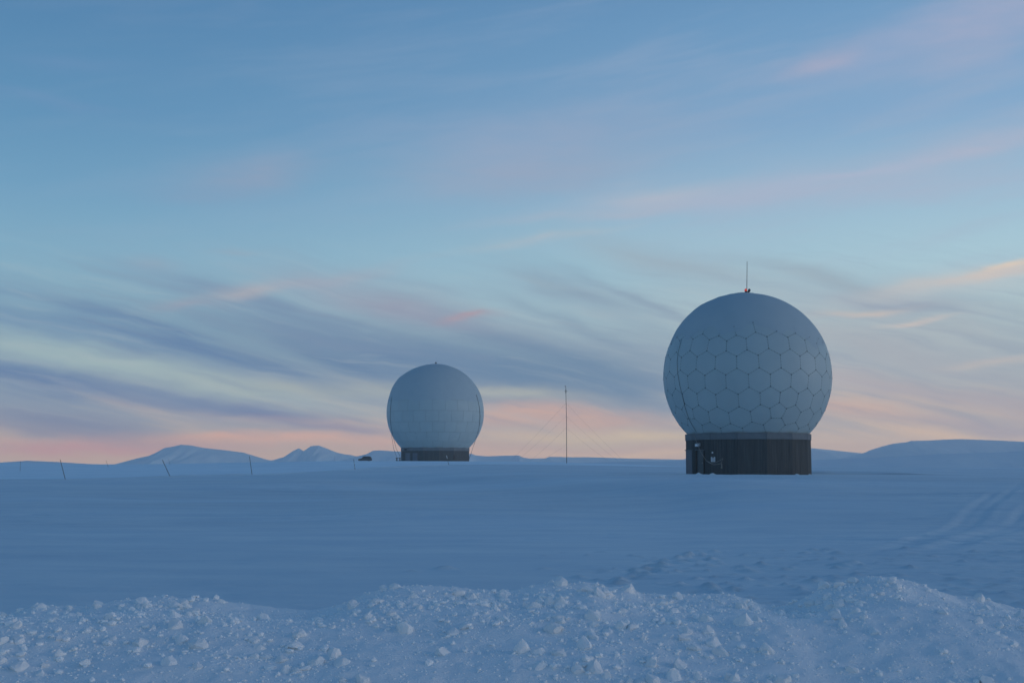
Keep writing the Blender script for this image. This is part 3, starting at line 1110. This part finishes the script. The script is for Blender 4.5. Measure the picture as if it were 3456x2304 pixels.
def frame(a, b):
    x = a.normalized()
    z = a.cross(b).normalized()
    return Matrix((x, z.cross(x), z)).transposed()


mid_dir = (P1v + P2v).normalized()
half = math.acos(ico[0].dot(ico[11])) / 2
axis_ = P1v.cross(P2v).normalized()
Pa = Matrix.Rotation(-half, 3, axis_) @ mid_dir
Pb = Matrix.Rotation(half, 3, axis_) @ mid_dir
ROTM = frame(Pa, Pb) @ frame(ico[0], ico[11]).inverted()
ico = [ROTM @ v for v in ico]
F = 5
pid, pts5, tris = {}, [], []


def vid(p):
    k = (round(p.x, 5), round(p.y, 5), round(p.z, 5))
    if k not in pid:
        pid[k] = len(pts5)
        pts5.append(p)
    return pid[k]


for a, b, c in icf:
    A, B, Cc = ico[a], ico[b], ico[c]
    g_ = {}
    for i in range(F + 1):
        for j in range(F + 1 - i):
            p = (A * (F - i - j) + B * i + Cc * j).normalized()
            g_[i, j] = vid(p)
    for i in range(F):
        for j in range(F - i):
            tris.append((g_[i, j], g_[i + 1, j], g_[i, j + 1]))
            if i + j < F - 1: tris.append((g_[i + 1, j], g_[i + 1, j + 1], g_[i, j + 1]))
cent = [((pts5[a] + pts5[b] + pts5[c]) / 3).normalized() for a, b, c in tris]
inc = {}
for ti, t in enumerate(tris):
    for v in t: inc.setdefault(v, []).append(ti)
zmin = (zt - hc) / R1
corner_seen = set()
bolts = MB()
EDGES = set()
for v, tl in inc.items():
    c = pts5[v]
    e1 = c.orthogonal().normalized()
    e2 = c.cross(e1)
    tl = sorted(tl, key=lambda t: math.atan2(cent[t].dot(e2), cent[t].dot(e1)))
    loop = []
    n = len(tl)
    if min(cent[t].z for t in tl) < -0.999 or max(cent[t].z for t in tl) < zmin - .02: continue
    poly = [cent[t] for t in tl]
    rin = sum((p - c).length for p in poly) / n
    s = 1 - .010 / R1 / rin
    poly2 = [(c + (p - c) * s).normalized() for p in poly]
    for i in range(n):
        a, b = poly2[i], poly2[(i + 1) % n]
        loop += [a, ((a + b) / 2).normalized()]
        ei = tuple(sorted((tl[i], tl[(i + 1) % n])))
        EDGES.add(ei)
    # clip panels that run into the drum
    loop = [p if p.z > zmin - .03 else Vector((p.x, p.y, zmin - .03)).normalized() for p in loop]
    me = sphere_patch_mesh('panel', loop, R1, .05, M['panel'])
    link('panel', me, dome)
for a, b in EDGES:
    pa, pb = cent[a], cent[b]
    if max(pa.z, pb.z) < zmin: continue
    for t in (.26, .5, .74):
        p = pa.lerp(pb, t).normalized()
        q = p.orthogonal().normalized()
        w = p.cross(q)
        r_ = .024
        bolts.add([p * (R1 + .018) + q * r_, p * (R1 + .018) + w * r_, p * (R1 + .018) - q * r_, p * (R1 + .018) - w * r_, p * (R1 - .02) + q * r_ * 1.2,
                   p * (R1 - .02) + w * r_ * 1.2, p * (R1 - .02) - q * r_ * 1.2, p * (R1 - .02) - w * r_ * 1.2],
                  [(0, 1, 2, 3), (0, 4, 5, 1), (1, 5, 6, 2), (2, 6, 7, 3), (3, 7, 4, 0)])
nb = {}
for a, b in EDGES:
    nb.setdefault(a, []).append(b)
    nb.setdefault(b, []).append(a)
for t, ns in nb.items():
    p = cent[t]
    if p.z < zmin + .01: continue
    for q_ in ns:                                          # three short cover plates at every joint corner
        d_ = (cent[q_] - p).normalized()
        s_ = p.cross(d_).normalized()
        a, b = p * (R1 + .022), p * (R1 - .02)
        w_ = .024
        l_ = .09
        bolts.add([a + s_ * w_, a + d_ * l_ + s_ * w_ * .7, a + d_ * l_ - s_ * w_ * .7, a - s_ * w_, b + s_ * w_, b + d_ * l_ + s_ * w_ * .7, b + d_ * l_ - s_ * w_ * .7, b - s_ * w_],
                  [(0, 3, 2, 1), (0, 1, 5, 4), (1, 2, 6, 5), (2, 3, 7, 6)])
bo = bolts.build('bolts', M['bolt'], dome)
bo['kind'] = 'stuff'


def edge1(ph):
    # ph measured from +X; the camera looks from about -Y
    d = math.degrees((ph - (-math.pi / 2 - LOS) + math.pi) % (2 * math.pi) - math.pi)   # 0 = facing the camera, + to the right
    e = 27 + 3.0 * math.sin(d * .075 + 1) + 2.2 * math.sin(d * .19 + .4) + 1.3 * math.sin(d * .43)
    if -48 < d < -18: e += 5.5 * math.sin((d + 48) / 30 * math.pi)
    if d > 35: e -= min(9, (d - 35) * .25)
    if d < -50: e -= min(6, (-50 - d) * .15)
    return R(e)


def thick1(ph, a):
    d = (ph - (-math.pi / 2 - LOS) + math.pi) % (2 * math.pi) - math.pi
    return .035 + .11 * max(0, math.cos(d + math.pi / 2)) ** 2 * max(0, math.sin(a)) * (1 if a < R(80) else .4)


frost_cap('snow_cap', R1 + .004, edge1, thick1, M['frost'], ROOT1, 61).location = (0, 0, hc)
hatch = MB().lathe([(1.0, -.20), (.98, .02), (.55, .09), (.06, .12)], 24).build('top_hatch', M['frost'], ROOT1, True, (-.15, 0, hc + R1 + .02))

# doors on the two left facets (facet angle counted from the line of sight)
def facet_at(rails, deg, los_):
    best = min(range(len(rails)), key=lambda i: abs(((rails[i][0] - (R(deg) - los_) + math.pi) % (2 * math.pi)) - math.pi))
    return best


def fit(o, M4, parent):
    o.parent = parent
    o.matrix_local = M4
    return o


# local facet frame: +X runs to the viewer's left, +Y outwards
fA = facet_frame(rails1, facet_at(rails1, -73.3, LOS), ap1)
fB = facet_frame(rails1, facet_at(rails1, -47.6, LOS), ap1)
zd = at(2523, 1400 + 465 / 3.92, D1 - 3).z - z_bot        # door head height
b = MB().box((-1.14, .022, -.3), (1.14, .06, zd))
side = fit(b.build('door', M['pale_door']), fA, ROOT1)
side['label'] = 'wide pale grey metal door on the left end of the drum'
for k in range(7):
    x = -1.0 + k * .33
    fit(MB().box((x - .02, .0605, -.28), (x + .02, .075, zd - .06)).build('door_rib', M['pale_door']), Matrix(), side)
fit(MB().box((-1.2, .024, zd + .003), (1.2, .14, zd + .07)).build('door_head', M['concrete']), fA, ROOT1)
b = MB().box((-.40, .024, -.2), (.46, .055, zd - .03))
dr = fit(b.build('door', M['door']), fB @ Matrix.Translation((.12, 0, 0)), ROOT1)
dr['label'] = 'plain dark grey door beside the notice board'
fr = MB()
fr.box((.47, .024, -.25), (.60, .16, zd)).box((-.52, .024, -.25), (-.41, .10, zd)).box((-.40, .024, zd - .026), (.468, .10, zd))
fit(fr.build('door_frame', M['footing']), fB @ Matrix.Translation((.12, 0, 0)), ROOT1)
fit(MB().box((-.56, .024, zd + .003), (.62, .18, zd + .055)).build('door_head', M['concrete']), fB @ Matrix.Translation((.12, 0, 0)), ROOT1)
fit(MB().box((-.33, .056, .95), (-.24, .085, 1.06)).tube([(-.30, .07, 1.0), (-.30, .12, 1.0), (-.18, .12, 1.0)], .014).build('handle', M['steel']), Matrix(), dr)


def world_of(fm, p): return Matrix.Translation(ROOT1.location) @ fm @ Vector(p)


# wall lamp over the door
lampM = fB @ Matrix.Translation((.28, 0, zd + .52))
wl = empty('wall_lamp', (0, 0, 0), 'white floodlight on the timber wall above the dark door', 'wall lamp')
wl.matrix_world = Matrix.Translation(ROOT1.location) @ lampM
MB().box((-.08, .02, -.06), (.08, .10, .06)).build('bracket', M['black'], wl)
lh = MB().add([(-.24, .10, -.13), (.24, .10, -.13), (.24, .10, .13), (-.24, .10, .13), (-.28, .34, -.20), (.28, .34, -.20), (.28, .34, .06), (-.28, .34, .06)],
              [(0, 1, 2, 3), (7, 6, 5, 4), (0, 4, 5, 1), (1, 5, 6, 2), (2, 6, 7, 3), (3, 7, 4, 0)]).build('lamp_housing', M['grey'], wl)
MB().box((-.22, .342, -.16), (.22, .356, .02)).build('lamp_glass', M['white'], lh)

# notice board and switch box between door and first long wall
fC = facet_frame(rails1, facet_at(rails1, -21.9, LOS), ap1)
xs_sign = -1.02
sg = empty('notice_board', (0, 0, 0), 'white notice board on the timber wall right of the dark door', 'sign')
sg.matrix_world = Matrix.Translation(ROOT1.location) @ fC @ Matrix.Translation((1.06, .03, zd - .82))
MB().box((-.20, 0, -.22), (.20, .03, .22)).build('board', M['pale'], sg)
MB().box((-.10, .0305, .13), (.10, .034, .20)).build('heading_bar', M['black'], sg)
ln = MB()
for k in range(5): ln.box((-.15 + .02 * (k % 2), .0305, .06 - k * .055), (.15 - .04 * (k % 3), .033, .075 - k * .055))
ln.build('text_lines', M['steel'], sg)
sb = MB().box((-.06, .024, -.07), (.06, .10, .07)).build('switch_box', M['white'])
sb.matrix_world = Matrix.Translation(ROOT1.location) @ fC @ Matrix.Translation((1.10, 0, zd - .22))
tag(sb, 'small white switch box above the notice board', 'switch box')

# lightning cable down the left of the dome and the slack rope below it
def on_dome(px, py):
    d = ray(px, py).normalized()
    o_ = Vector((0, 0, EYE)) - C1
    b_ = o_.dot(d)
    disc = b_ * b_ - (o_.length_squared - (R1 + .05) ** 2)
    t = -b_ - math.sqrt(max(disc, 0))
    return Vector((0, 0, EYE)) + d * t - Vector((C1.x, C1.y, z_bot))


k6 = lambda x, y: (2200 + x / 3.409, 1020 + y / 3.409)
cp = [on_dome(*k6(x, y)) for x, y in ((340, 430), (318, 510), (300, 580), (290, 680), (298, 820), (320, 950), (350, 1070), (385, 1220), (425, 1340), (480, 1440), (512, 1490))]
MB().tube(cp, .015, 5).build('lightning_cable', M['cable'], ROOT1)
k2 = lambda x, y: (2220 + x / 3.92, 1400 + y / 3.92)


def front(x, y, d): return at(*k2(x, y), d)


rp = [front(x, y, d) for x, y, d in ((478, 250, 110.0), (495, 305, 109.85), (530, 400, 109.8), (580, 510, 109.6), (640, 600, 109.3), (700, 632, 109.0), (770, 625, 108.75),
                                     (830, 595, 108.6), (862, 570, 108.55))]
rope = empty('rope', rp[-1], 'slack pale rope looping from the drum fascia past the door', 'rope')
rm = MB().tube([p - rp[-1] for p in rp], .022, 5).build('rope_strand', M['rope'], rope)
rp2 = [front(x, y, d) for x, y, d in ((640, 600, 109.2), (670, 625, 109.05), (740, 655, 108.8), (800, 650, 108.6), (838, 640, 108.5), (862, 575, 108.5))]
MB().tube([p - rp[-1] for p in rp2], .028, 5).build('rope_strand', M['rope'], rope)
rp3 = [front(x, y, d) for x, y, d in ((838, 640, 108.48), (848, 670, 108.48), (838, 700, 108.48), (850, 705, 108.48), (846, 650, 108.46))]
MB().tube([p - rp[-1] for p in rp3], .035, 5).build('rope_tail', M['rope'], rope)

# lights and rod on top
top = Vector((C1.x, C1.y, zc + R1))
k1 = lambda x, y: (2200 + x / 3.564, 850 + y / 3.564)
rb0 = at(*k1(1141, 480), D1)
rt0 = at(*k1(1146, 116), D1)
rod = empty('lightning_rod', rb0, 'thin upright rod on the top of the large radome', 'lightning rod')
MB().tube([Vector((0, 0, -.25)), (rt0 - rb0)], .034, 6, .022).build('rod', M['black'], rod)
MB().lathe([(.09, -.25), (.07, 0), (.05, .12)], 10).build('rod_socket', M['black'], rod)


def beacon(loc, lit, label):
    e = empty('beacon_lamp', loc, label, 'beacon lamp', 'beacon lamps on the large radome')
    MB().lathe([(.13, -.22), (.13, -.12), (.07, -.11), (.07, -.02), (.15, -.01), (.15, .03)], 14).build('lamp_base', M['black'], e)
    MB().lathe([(.135, .032), (.16, .10), (.16, .20), (.12, .29), (.05, .33), (.01, .335)], 14).build('lens', M['redlens'] if lit else M['darklens'], e, True)
    e.scale = (.8, .8, .8)
    return e


pl = at(*k1(1130, 476), D1 - .35)
beacon(pl, True, 'red beacon lamp, lit, left of the rod on the large radome')
pr_ = at(*k1(1166, 476), D1 - .35)
bk = beacon(pr_, False, 'unlit dark beacon lamp right of the rod on the large radome')
bk.rotation_euler.y = R(22)
fx = MB().tube([at(*k1(1120, 482), D1 - .35) - top, at(*k1(1172, 482), D1 - .35) - top], .05, 6).build('lamp_bar', M['black'], ROOT1)
fx.location = top - ROOT1.location

# ---- small (distant) radome
D2 = 340.0
C2 = at(1469.3, 1392.4, D2)
R2 = 13.36
r2b = 9.36
zt2 = at(1469, 1509, D2 - 9).z
zf2 = at(1469, 1520, D2 - 9).z
zb2 = at(1469, 1557, D2 - 9).z
LOS2 = math.atan2(C2.x, C2.y)
ROOT2 = empty('distant_radome', (C2.x, C2.y, zb2), 'distant white radome banded with horizontal seams on a dark drum', 'radome')
hc2 = C2.z - zb2
ap2, w2, rails2 = drum_base(ROOT2, C2, r2b, 14, R(57.5) - LOS2, -.4, zt2 - zb2, zf2 - zb2, 12, (M['timber'], M['concrete']), .09)
zcut2 = (zt2 - zb2) - hc2
dome2 = link('dome', shell_mesh('dome', R2 - .07, zcut2 - .3, M['seam']), ROOT2, (0, 0, hc2))
NP = 24
lats = [-46.5, -37.0, -24.6, -12.3, 0.3, 12.8, 24, 36]
zm2 = zcut2 / R2
for bi in range(len(lats) - 1):
    a0, a1 = R(lats[bi]), R(lats[bi + 1])
    g_ = .024 / R2
    for k in range(NP):
        p0 = 2 * math.pi * (k + .5 * (bi % 2)) / NP
        p1 = p0 + 2 * math.pi / NP
        gg = g_ / math.cos((a0 + a1) / 2)
        loop = []
        q0, q1, b0, b1 = p0 + gg, p1 - gg, a0 + g_, a1 - g_
        S = lambda a, p: Vector((math.cos(a) * math.cos(p), math.cos(a) * math.sin(p), math.sin(a)))
        for t in (0, 1 / 3, 2 / 3): loop.append(S(b0, q0 + (q1 - q0) * t))
        for t in (0, .5): loop.append(S(b0 + (b1 - b0) * t, q1))
        for t in (0, 1 / 3, 2 / 3): loop.append(S(b1, q1 + (q0 - q1) * t))
        for t in (0, .5): loop.append(S(b1 + (b0 - b1) * t, q0))
        loop = [p if p.z > zm2 - .01 else Vector((p.x, p.y, zm2 - .01)).normalized() for p in loop]
        link('panel', sphere_patch_mesh('panel', loop, R2, .05, M['panel']), dome2)


def edge2(ph):
    return R(12.5 + .5 * math.sin(ph * 5 + 1) + .6 * math.sin(ph * 11))


def thick2(ph, a):
    d = (ph - (-math.pi / 2 - LOS2) + math.pi) % (2 * math.pi) - math.pi
    return .05 + .40 * max(0, math.cos(d + math.pi / 2)) ** 3 * max(0, math.sin((a - R(15)) / R(60) * math.pi)) ** 2 if a < R(75) else .05


frost_cap('snow_cap', R2 + .004, edge2, thick2, M['frost'], ROOT2, 77).location = (0, 0, hc2)


def on_dome2(px, py, extra=.08):
    d = ray(px, py).normalized()
    o_ = Vector((0, 0, EYE)) - C2
    b_ = o_.dot(d)
    disc = b_ * b_ - (o_.length_squared - (R2 + extra) ** 2)
    t = -b_ - math.sqrt(max(disc, 0))
    return Vector((0, 0, EYE)) + d * t - ROOT2.location


k4 = lambda x, y: (1280 + x / 4.126, 1200 + y / 4.126)
fr2 = lambda x, y, d: at(*k4(x, y), d) - ROOT2.location
MB().tube([on_dome2(*k4(x, y)) for x, y in ((200, 480), (170, 600), (157, 720), (152, 850), (160, 960), (178, 1060))] +
          [fr2(195, 1130, 333), fr2(235, 1290, 331), fr2(292, 1405, 330)], .045, 5).build('cable', M['cable'], ROOT2)
MB().tube([on_dome2(*k4(178, 1060)), fr2(172, 1110, 333), fr2(200, 1290, 331), fr2(240, 1405, 330)], .04, 5).build('cable', M['cable'], ROOT2)
MB().tube([on_dome2(*k4(x, y)) for x, y in ((1350, 540), (1375, 620), (1398, 740), (1405, 850), (1395, 960), (1375, 1060), (1350, 1140))] +
          [fr2(1325, 1220, 331), fr2(1278, 1360, 330), fr2(1245, 1450, 330)], .055, 5).build('cable', M['cable'], ROOT2)

# door, pale post and lamp of the distant drum
def fit2(deg): return facet_frame(rails2, facet_at(rails2, deg, LOS2), ap2)


iA = facet_at(rails2, -58.2, LOS2)
def drum2_local(x, y0_):
    """x in crop px -> facet and local x on the drum front"""
    p = at(*k4(x, 1400), D2)
    s_ = (p.x - C2.x) / math.cos(LOS2)
    th = math.asin(max(-1, min(1, s_ / r2b)))
    i = facet_at(rails2, math.degrees(th), LOS2)
    out = rails2[i][1]
    # intersect sight line with the facet plane
    d = ray(*k4(x, 1400))
    o_ = Vector((0, 0, EYE)) - Vector((C2.x, C2.y, zb2))
    t = (ap2 - out.dot(o_)) / out.dot(d)
    P = o_ + d * t
    f = facet_frame(rails2, i, ap2)
    return f, (f.inverted() @ Vector((P.x, P.y, 0))).x


f, lx = drum2_local(400, 0)
zd2 = at(*k4(400, 1355), D2 - 7).z - zb2
d2 = fit(MB().box((-1.25, .024, -.1), (1.25, .07, zd2)).build('door', M['pale_door']), f @ Matrix.Translation((lx, 0, 0)), ROOT2)
fit(MB().box((-1.35, .024, zd2 + .004), (1.35, .12, zd2 + .09)).build('door_head', M['concrete']), f @ Matrix.Translation((lx, 0, 0)), ROOT2)
f, lx = drum2_local(505, 0)
fit(MB().box((-.75, .024, -.1), (.75, .30, zd2 + .02)).build('pipe_casing', M['pale_door']), f @ Matrix.Translation((lx, 0, 0)), ROOT2)
f, lx = drum2_local(1040, 0)
fit(MB().box((-.2, .024, 0), (.2, .10, 1.2)).build('vent', M['footing']), f @ Matrix.Translation((lx, 0, .6)), ROOT2)
f, lx = drum2_local(388, 0)
wl2 = empty('wall_lamp', (0, 0, 0), 'small dark lamp over the door of the distant radome', 'wall lamp')
wl2.matrix_world = Matrix.Translation(ROOT2.location) @ f @ Matrix.Translation((lx, .1, zd2 + 1.0))
MB().box((-.1, 0, -.1), (.1, .5, .1)).build('bracket', M['black'], wl2)
MB().lathe([(.38, -.22), (.36, .02), (.16, .2), (.05, .24)], 10, (0, .55, 0)).build('lamp_shade', M['black'], wl2)
tp = empty('beacon_lamp', at(*k4(789, 119), D2), 'small dark beacon lamp on the top of the distant radome', 'beacon lamp')
MB().lathe([(.14, -.35), (.12, .25)], 8).build('lamp_stem', M['black'], tp)
MB().lathe([(.16, .25), (.26, .32), (.26, .52), (.1, .62)], 10).build('lens', M['darklens'], tp, True)

# railing left of the distant drum
ra = at(*k4(245, 1466), 331)
railing = empty('railing', (ra.x, ra.y, zb2 + .1), 'short dark railing with two thick posts left of the distant drum', 'railing')
for x in (0, .82): MB().box((x - .13, -.13, -.5), (x + .13, .13, 1.0)).build('post', M['wood'], railing)
for z_ in (.88, .20): MB().box((-.34, -.20, z_ - .07), (1.30, -.132, z_ + .07)).build('rail', M['wood'], railing)

# ---------------------------------------------------------------- mast
DM = 300.0
m0 = at(1912.5, 1546, DM)
m1 = at(1911, 1301, DM)
mast = empty('radio_mast', m0, 'slender guyed mast standing between the two radomes', 'mast')
hM = m1.z - m0.z
MB().tube([(0, 0, -1.5), (0, 0, hM * .55), (-.15, 0, hM)], .085, 6, .06).build('pole', M['black'], mast)
MB().tube([(-.15 - .42, 0, hM - 1.35), (-.15 + .5, 0, hM - 1.35)], .03, 5).tube([(-.12, 0, hM - 1.0), (-.12, 0, hM - 1.8)], .12, 6).tube([(-.36, 0, hM - .3), (-.36, 0, hM + .1)], .025, 5) \
    .tube([(-.38, 0, hM - .25), (-.1, 0, hM - .25)], .025, 5).build('antenna', M['black'], mast)
for fr_, sx, dx_, dy_ in ((.58, 1, 12.5, 2), (.58, -1, 12, -4), (.42, 1, 9.8, -3), (.42, -1, 8.8, 3), (.19, -1, 6.6, -2), (.76, -1, 13.6, 4), (.76, 1, 13.4, -4)):
    a = Vector((-.15 * fr_, 0, hM * fr_))
    b = Vector((sx * dx_, dy_, -.6))
    pts_ = [a.lerp(b, t) - Vector((0, 0, .25 * 4 * t * (1 - t))) for t in (0, .25, .5, .75, 1)]
    MB().tube(pts_, .009, 4).build('guy_wire', M['cable'], mast)

# ---------------------------------------------------------------- stakes
KIND = 'marker stakes along the snow road'
stakes = [
    ((203, 1550), (222, 1623), 105, 'tall stake leaning left, nearest to the left edge in the near row', 1, 0),
    ((548, 1551), (576, 1612), 120, 'strongly tilted stake in front of the rounded mountain', 1, 0),
    ((842, 1539), (851, 1604), 140, 'nearly upright stake right of the rounded mountain', 1, 0),
    ((1193.5, 1549), (1199, 1588), 180, 'banded stake standing before the parked car', 1, 2),
    ((1507, 1536.5), (1516, 1574), 215, 'stake with a pale reflective top before the distant radome', 1, 1),
    ((69, 1556), (68, 1590), 240, 'thin upright far stake at the left edge', .8, 0),
    ((358, 1553), (366, 1578), 300, 'short leaning far stake left of the rounded mountain', 1, 0),
    ((569, 1547), (574, 1569), 370, 'tiny far stake just right of the strongly tilted stake', .7, 0),
    ((1129, 1540), (1130, 1558), 450, 'faint far stake left of the parked car', .7, 0),
]
for (tx, ty), (bx2, by2), d, lab, th, tape in stakes:
    b0 = at(bx2, by2, d)
    t0 = at(tx, ty, d)
    gz = ground_z(b0.x, b0.y)
    st = empty('marker_stake', b0, lab, 'marker stake', KIND)
    v = t0 - b0
    r_ = min(.034, 1.1 * d / FPX) * (1.0 if d < 170 else 1.15) * th
    MB().tube([-v * .35, v * .5, v], r_, 6, r_ * .8).build('pole', M['cane'], st)
    if tape == 1: MB().tube([v * .72, v * 1.005], r_ * 1.25, 8).build('reflector_band', M['reflector'], st)
    if tape == 2:
        for q0_, q1_ in ((.62, .70), (.30, .36)): MB().tube([v * q0_, v * q1_], r_ * 1.2, 8).build('reflector_band', M['reflector'], st)

# ---------------------------------------------------------------- parked car
cpos = at(1232, 1557.5, 396)
CARL = 4.75
car = empty('parked_car', (cpos.x, cpos.y, cpos.z + .02), 'dark frosted off-road car parked left of the distant radome', 'car')
K = 46.0 / FPX * 396 / CARL
prof = [(-2.36, .42), (-2.38, .78), (-2.20, .98), (-1.55, 1.10), (-1.22, 1.16), (-.74, 1.74), (-.35, 1.84), (1.55, 1.83), (1.95, 1.72), (2.26, 1.14), (2.36, 1.02), (2.38, .50), (2.25, .36), (-2.2, .34)]
b = MB()
n = len(prof)
sec = []
for yv, s in ((-.90, .97), (-.84, 1.0), (.84, 1.0), (.90, .97)):
    pts_ = []
    for x, z in prof:
        inset = max(0, z - 1.05) * .28 * (1 if yv > 0 else -1)
        pts_.append((x * s, yv - inset, .34 + (z - .34) * s))
    sec.append(pts_)
vs_ = [p for s_ in sec for p in s_]
fs = []
for k in range(3):
    for i in range(n): fs.append((k * n + i, k * n + (i + 1) % n, (k + 1) * n + (i + 1) % n, (k + 1) * n + i))
fs.append(tuple(range(n)))
fs.append(tuple(range(4 * n - 1, 3 * n - 1, -1)))
body = b.add(vs_, fs).build('body', M['car'], car)
for s_ in (-1, 1):
    for (xa0, xa1, xb0, xb1) in ((-1.05, -.30, -.58, -.26), (-.20, .75, -.18, .75), (.85, 1.80, .85, 1.45)):
        z0_, z1_ = 1.18, 1.66
        y0_, y1_ = (.90 - (z0_ - 1.05) * .28 + .012) * s_, (.90 - (z1_ - 1.05) * .28 + .012) * s_
        MB().add([(xa0, y0_, z0_), (xa1, y0_, z0_), (xb1, y1_, z1_), (xb0, y1_, z1_), (xa0, y0_ - .02 * s_, z0_), (xa1, y0_ - .02 * s_, z0_), (xb1, y1_ - .02 * s_, z1_), (xb0, y1_ - .02 * s_, z1_)],
                 [(0, 1, 2, 3), (7, 6, 5, 4), (0, 4, 5, 1), (1, 5, 6, 2), (2, 6, 7, 3), (3, 7, 4, 0)]).build('window', M['glass'], car)
    for x in (-1.45, 1.42):
        w = MB()
        w.tube([(x, .70 * s_, .36), (x, .92 * s_, .36)], .37, 18)
        wh = w.build('wheel', M['tyre'], car)
        MB().tube([(x, .921 * s_, .36), (x, .94 * s_, .36)], .21, 12).build('rim', M['rim'], wh)
    MB().box((-2.42, .50 * s_ - .16, .72), (-2.36, .50 * s_ + .16, .90)).build('headlight', M['rim'], car)
    MB().box((.15 - .6, .55 * s_ - .03, 1.80), (1.30, .55 * s_ + .03, 1.86)).build('roof_rail', M['black'], car)
    MB().box((-.98, .93 * s_ - .09, 1.12), (-.86, .93 * s_ + .09, 1.26)).build('mirror', M['black'], car)
MB().add([(-1.28, -.70, 1.19), (-1.28, .70, 1.19), (-.76, .60, 1.69), (-.76, -.60, 1.69), (-1.24, -.70, 1.16), (-1.24, .70, 1.16), (-.72, .60, 1.66), (-.72, -.60, 1.66)],
         [(0, 1, 2, 3), (7, 6, 5, 4), (0, 4, 5, 1), (1, 5, 6, 2), (2, 6, 7, 3), (3, 7, 4, 0)]).build('windscreen', M['glass'], car)
car.scale = (K, K, K)
car.rotation_euler.z = R(8)


# ---------------------------------------------------------------- snow heaps against the drum
def heap(px, py, d, wpx, hpx, label, seed):
    p = at(px, py, d)
    w, h = wpx / FPX * d, hpx / FPX * d
    n = 22
    a = np.linspace(-1, 1, n)
    HX, HY = np.meshgrid(a, a)
    rr = np.sqrt(HX ** 2 + HY ** 2)
    nz = fbm(HX * 2.2, HY * 2.2, 3, seed)
    HZ = h * np.clip(np.cos(np.clip(rr, 0, 1) * math.pi / 2) ** 1.2 * (1 + .6 * nz), 0, None) - .12 * rr
    o = link('snow_heap', grid_mesh('snow_heap', HX * w / 2, HY * w / 3.2, HZ, M['plain']), None, (p.x, p.y, p.z))
    tag(o, label, 'snow heap', 'snow heaps at the foot of the large drum')


heap(2220 + 728 / 3.92, 1400 + 778 / 3.92, 108.8, 34, 3.5, 'small pointed snow heap just right of the dark door', 1)
heap(2220 + 1835 / 3.92, 1400 + 800 / 3.92, 109.2, 50, 5, 'low snow heap near the right end of the large drum', 2)
heap(2220 + 2000 / 3.92, 1400 + 800 / 3.92, 111.5, 60, 6, 'wide snow heap at the right corner of the large drum', 3)
heap(2220 + 540 / 3.92, 1400 + 770 / 3.92, 109.6, 30, 2.5, 'thin snow heap left of the dark door', 4)
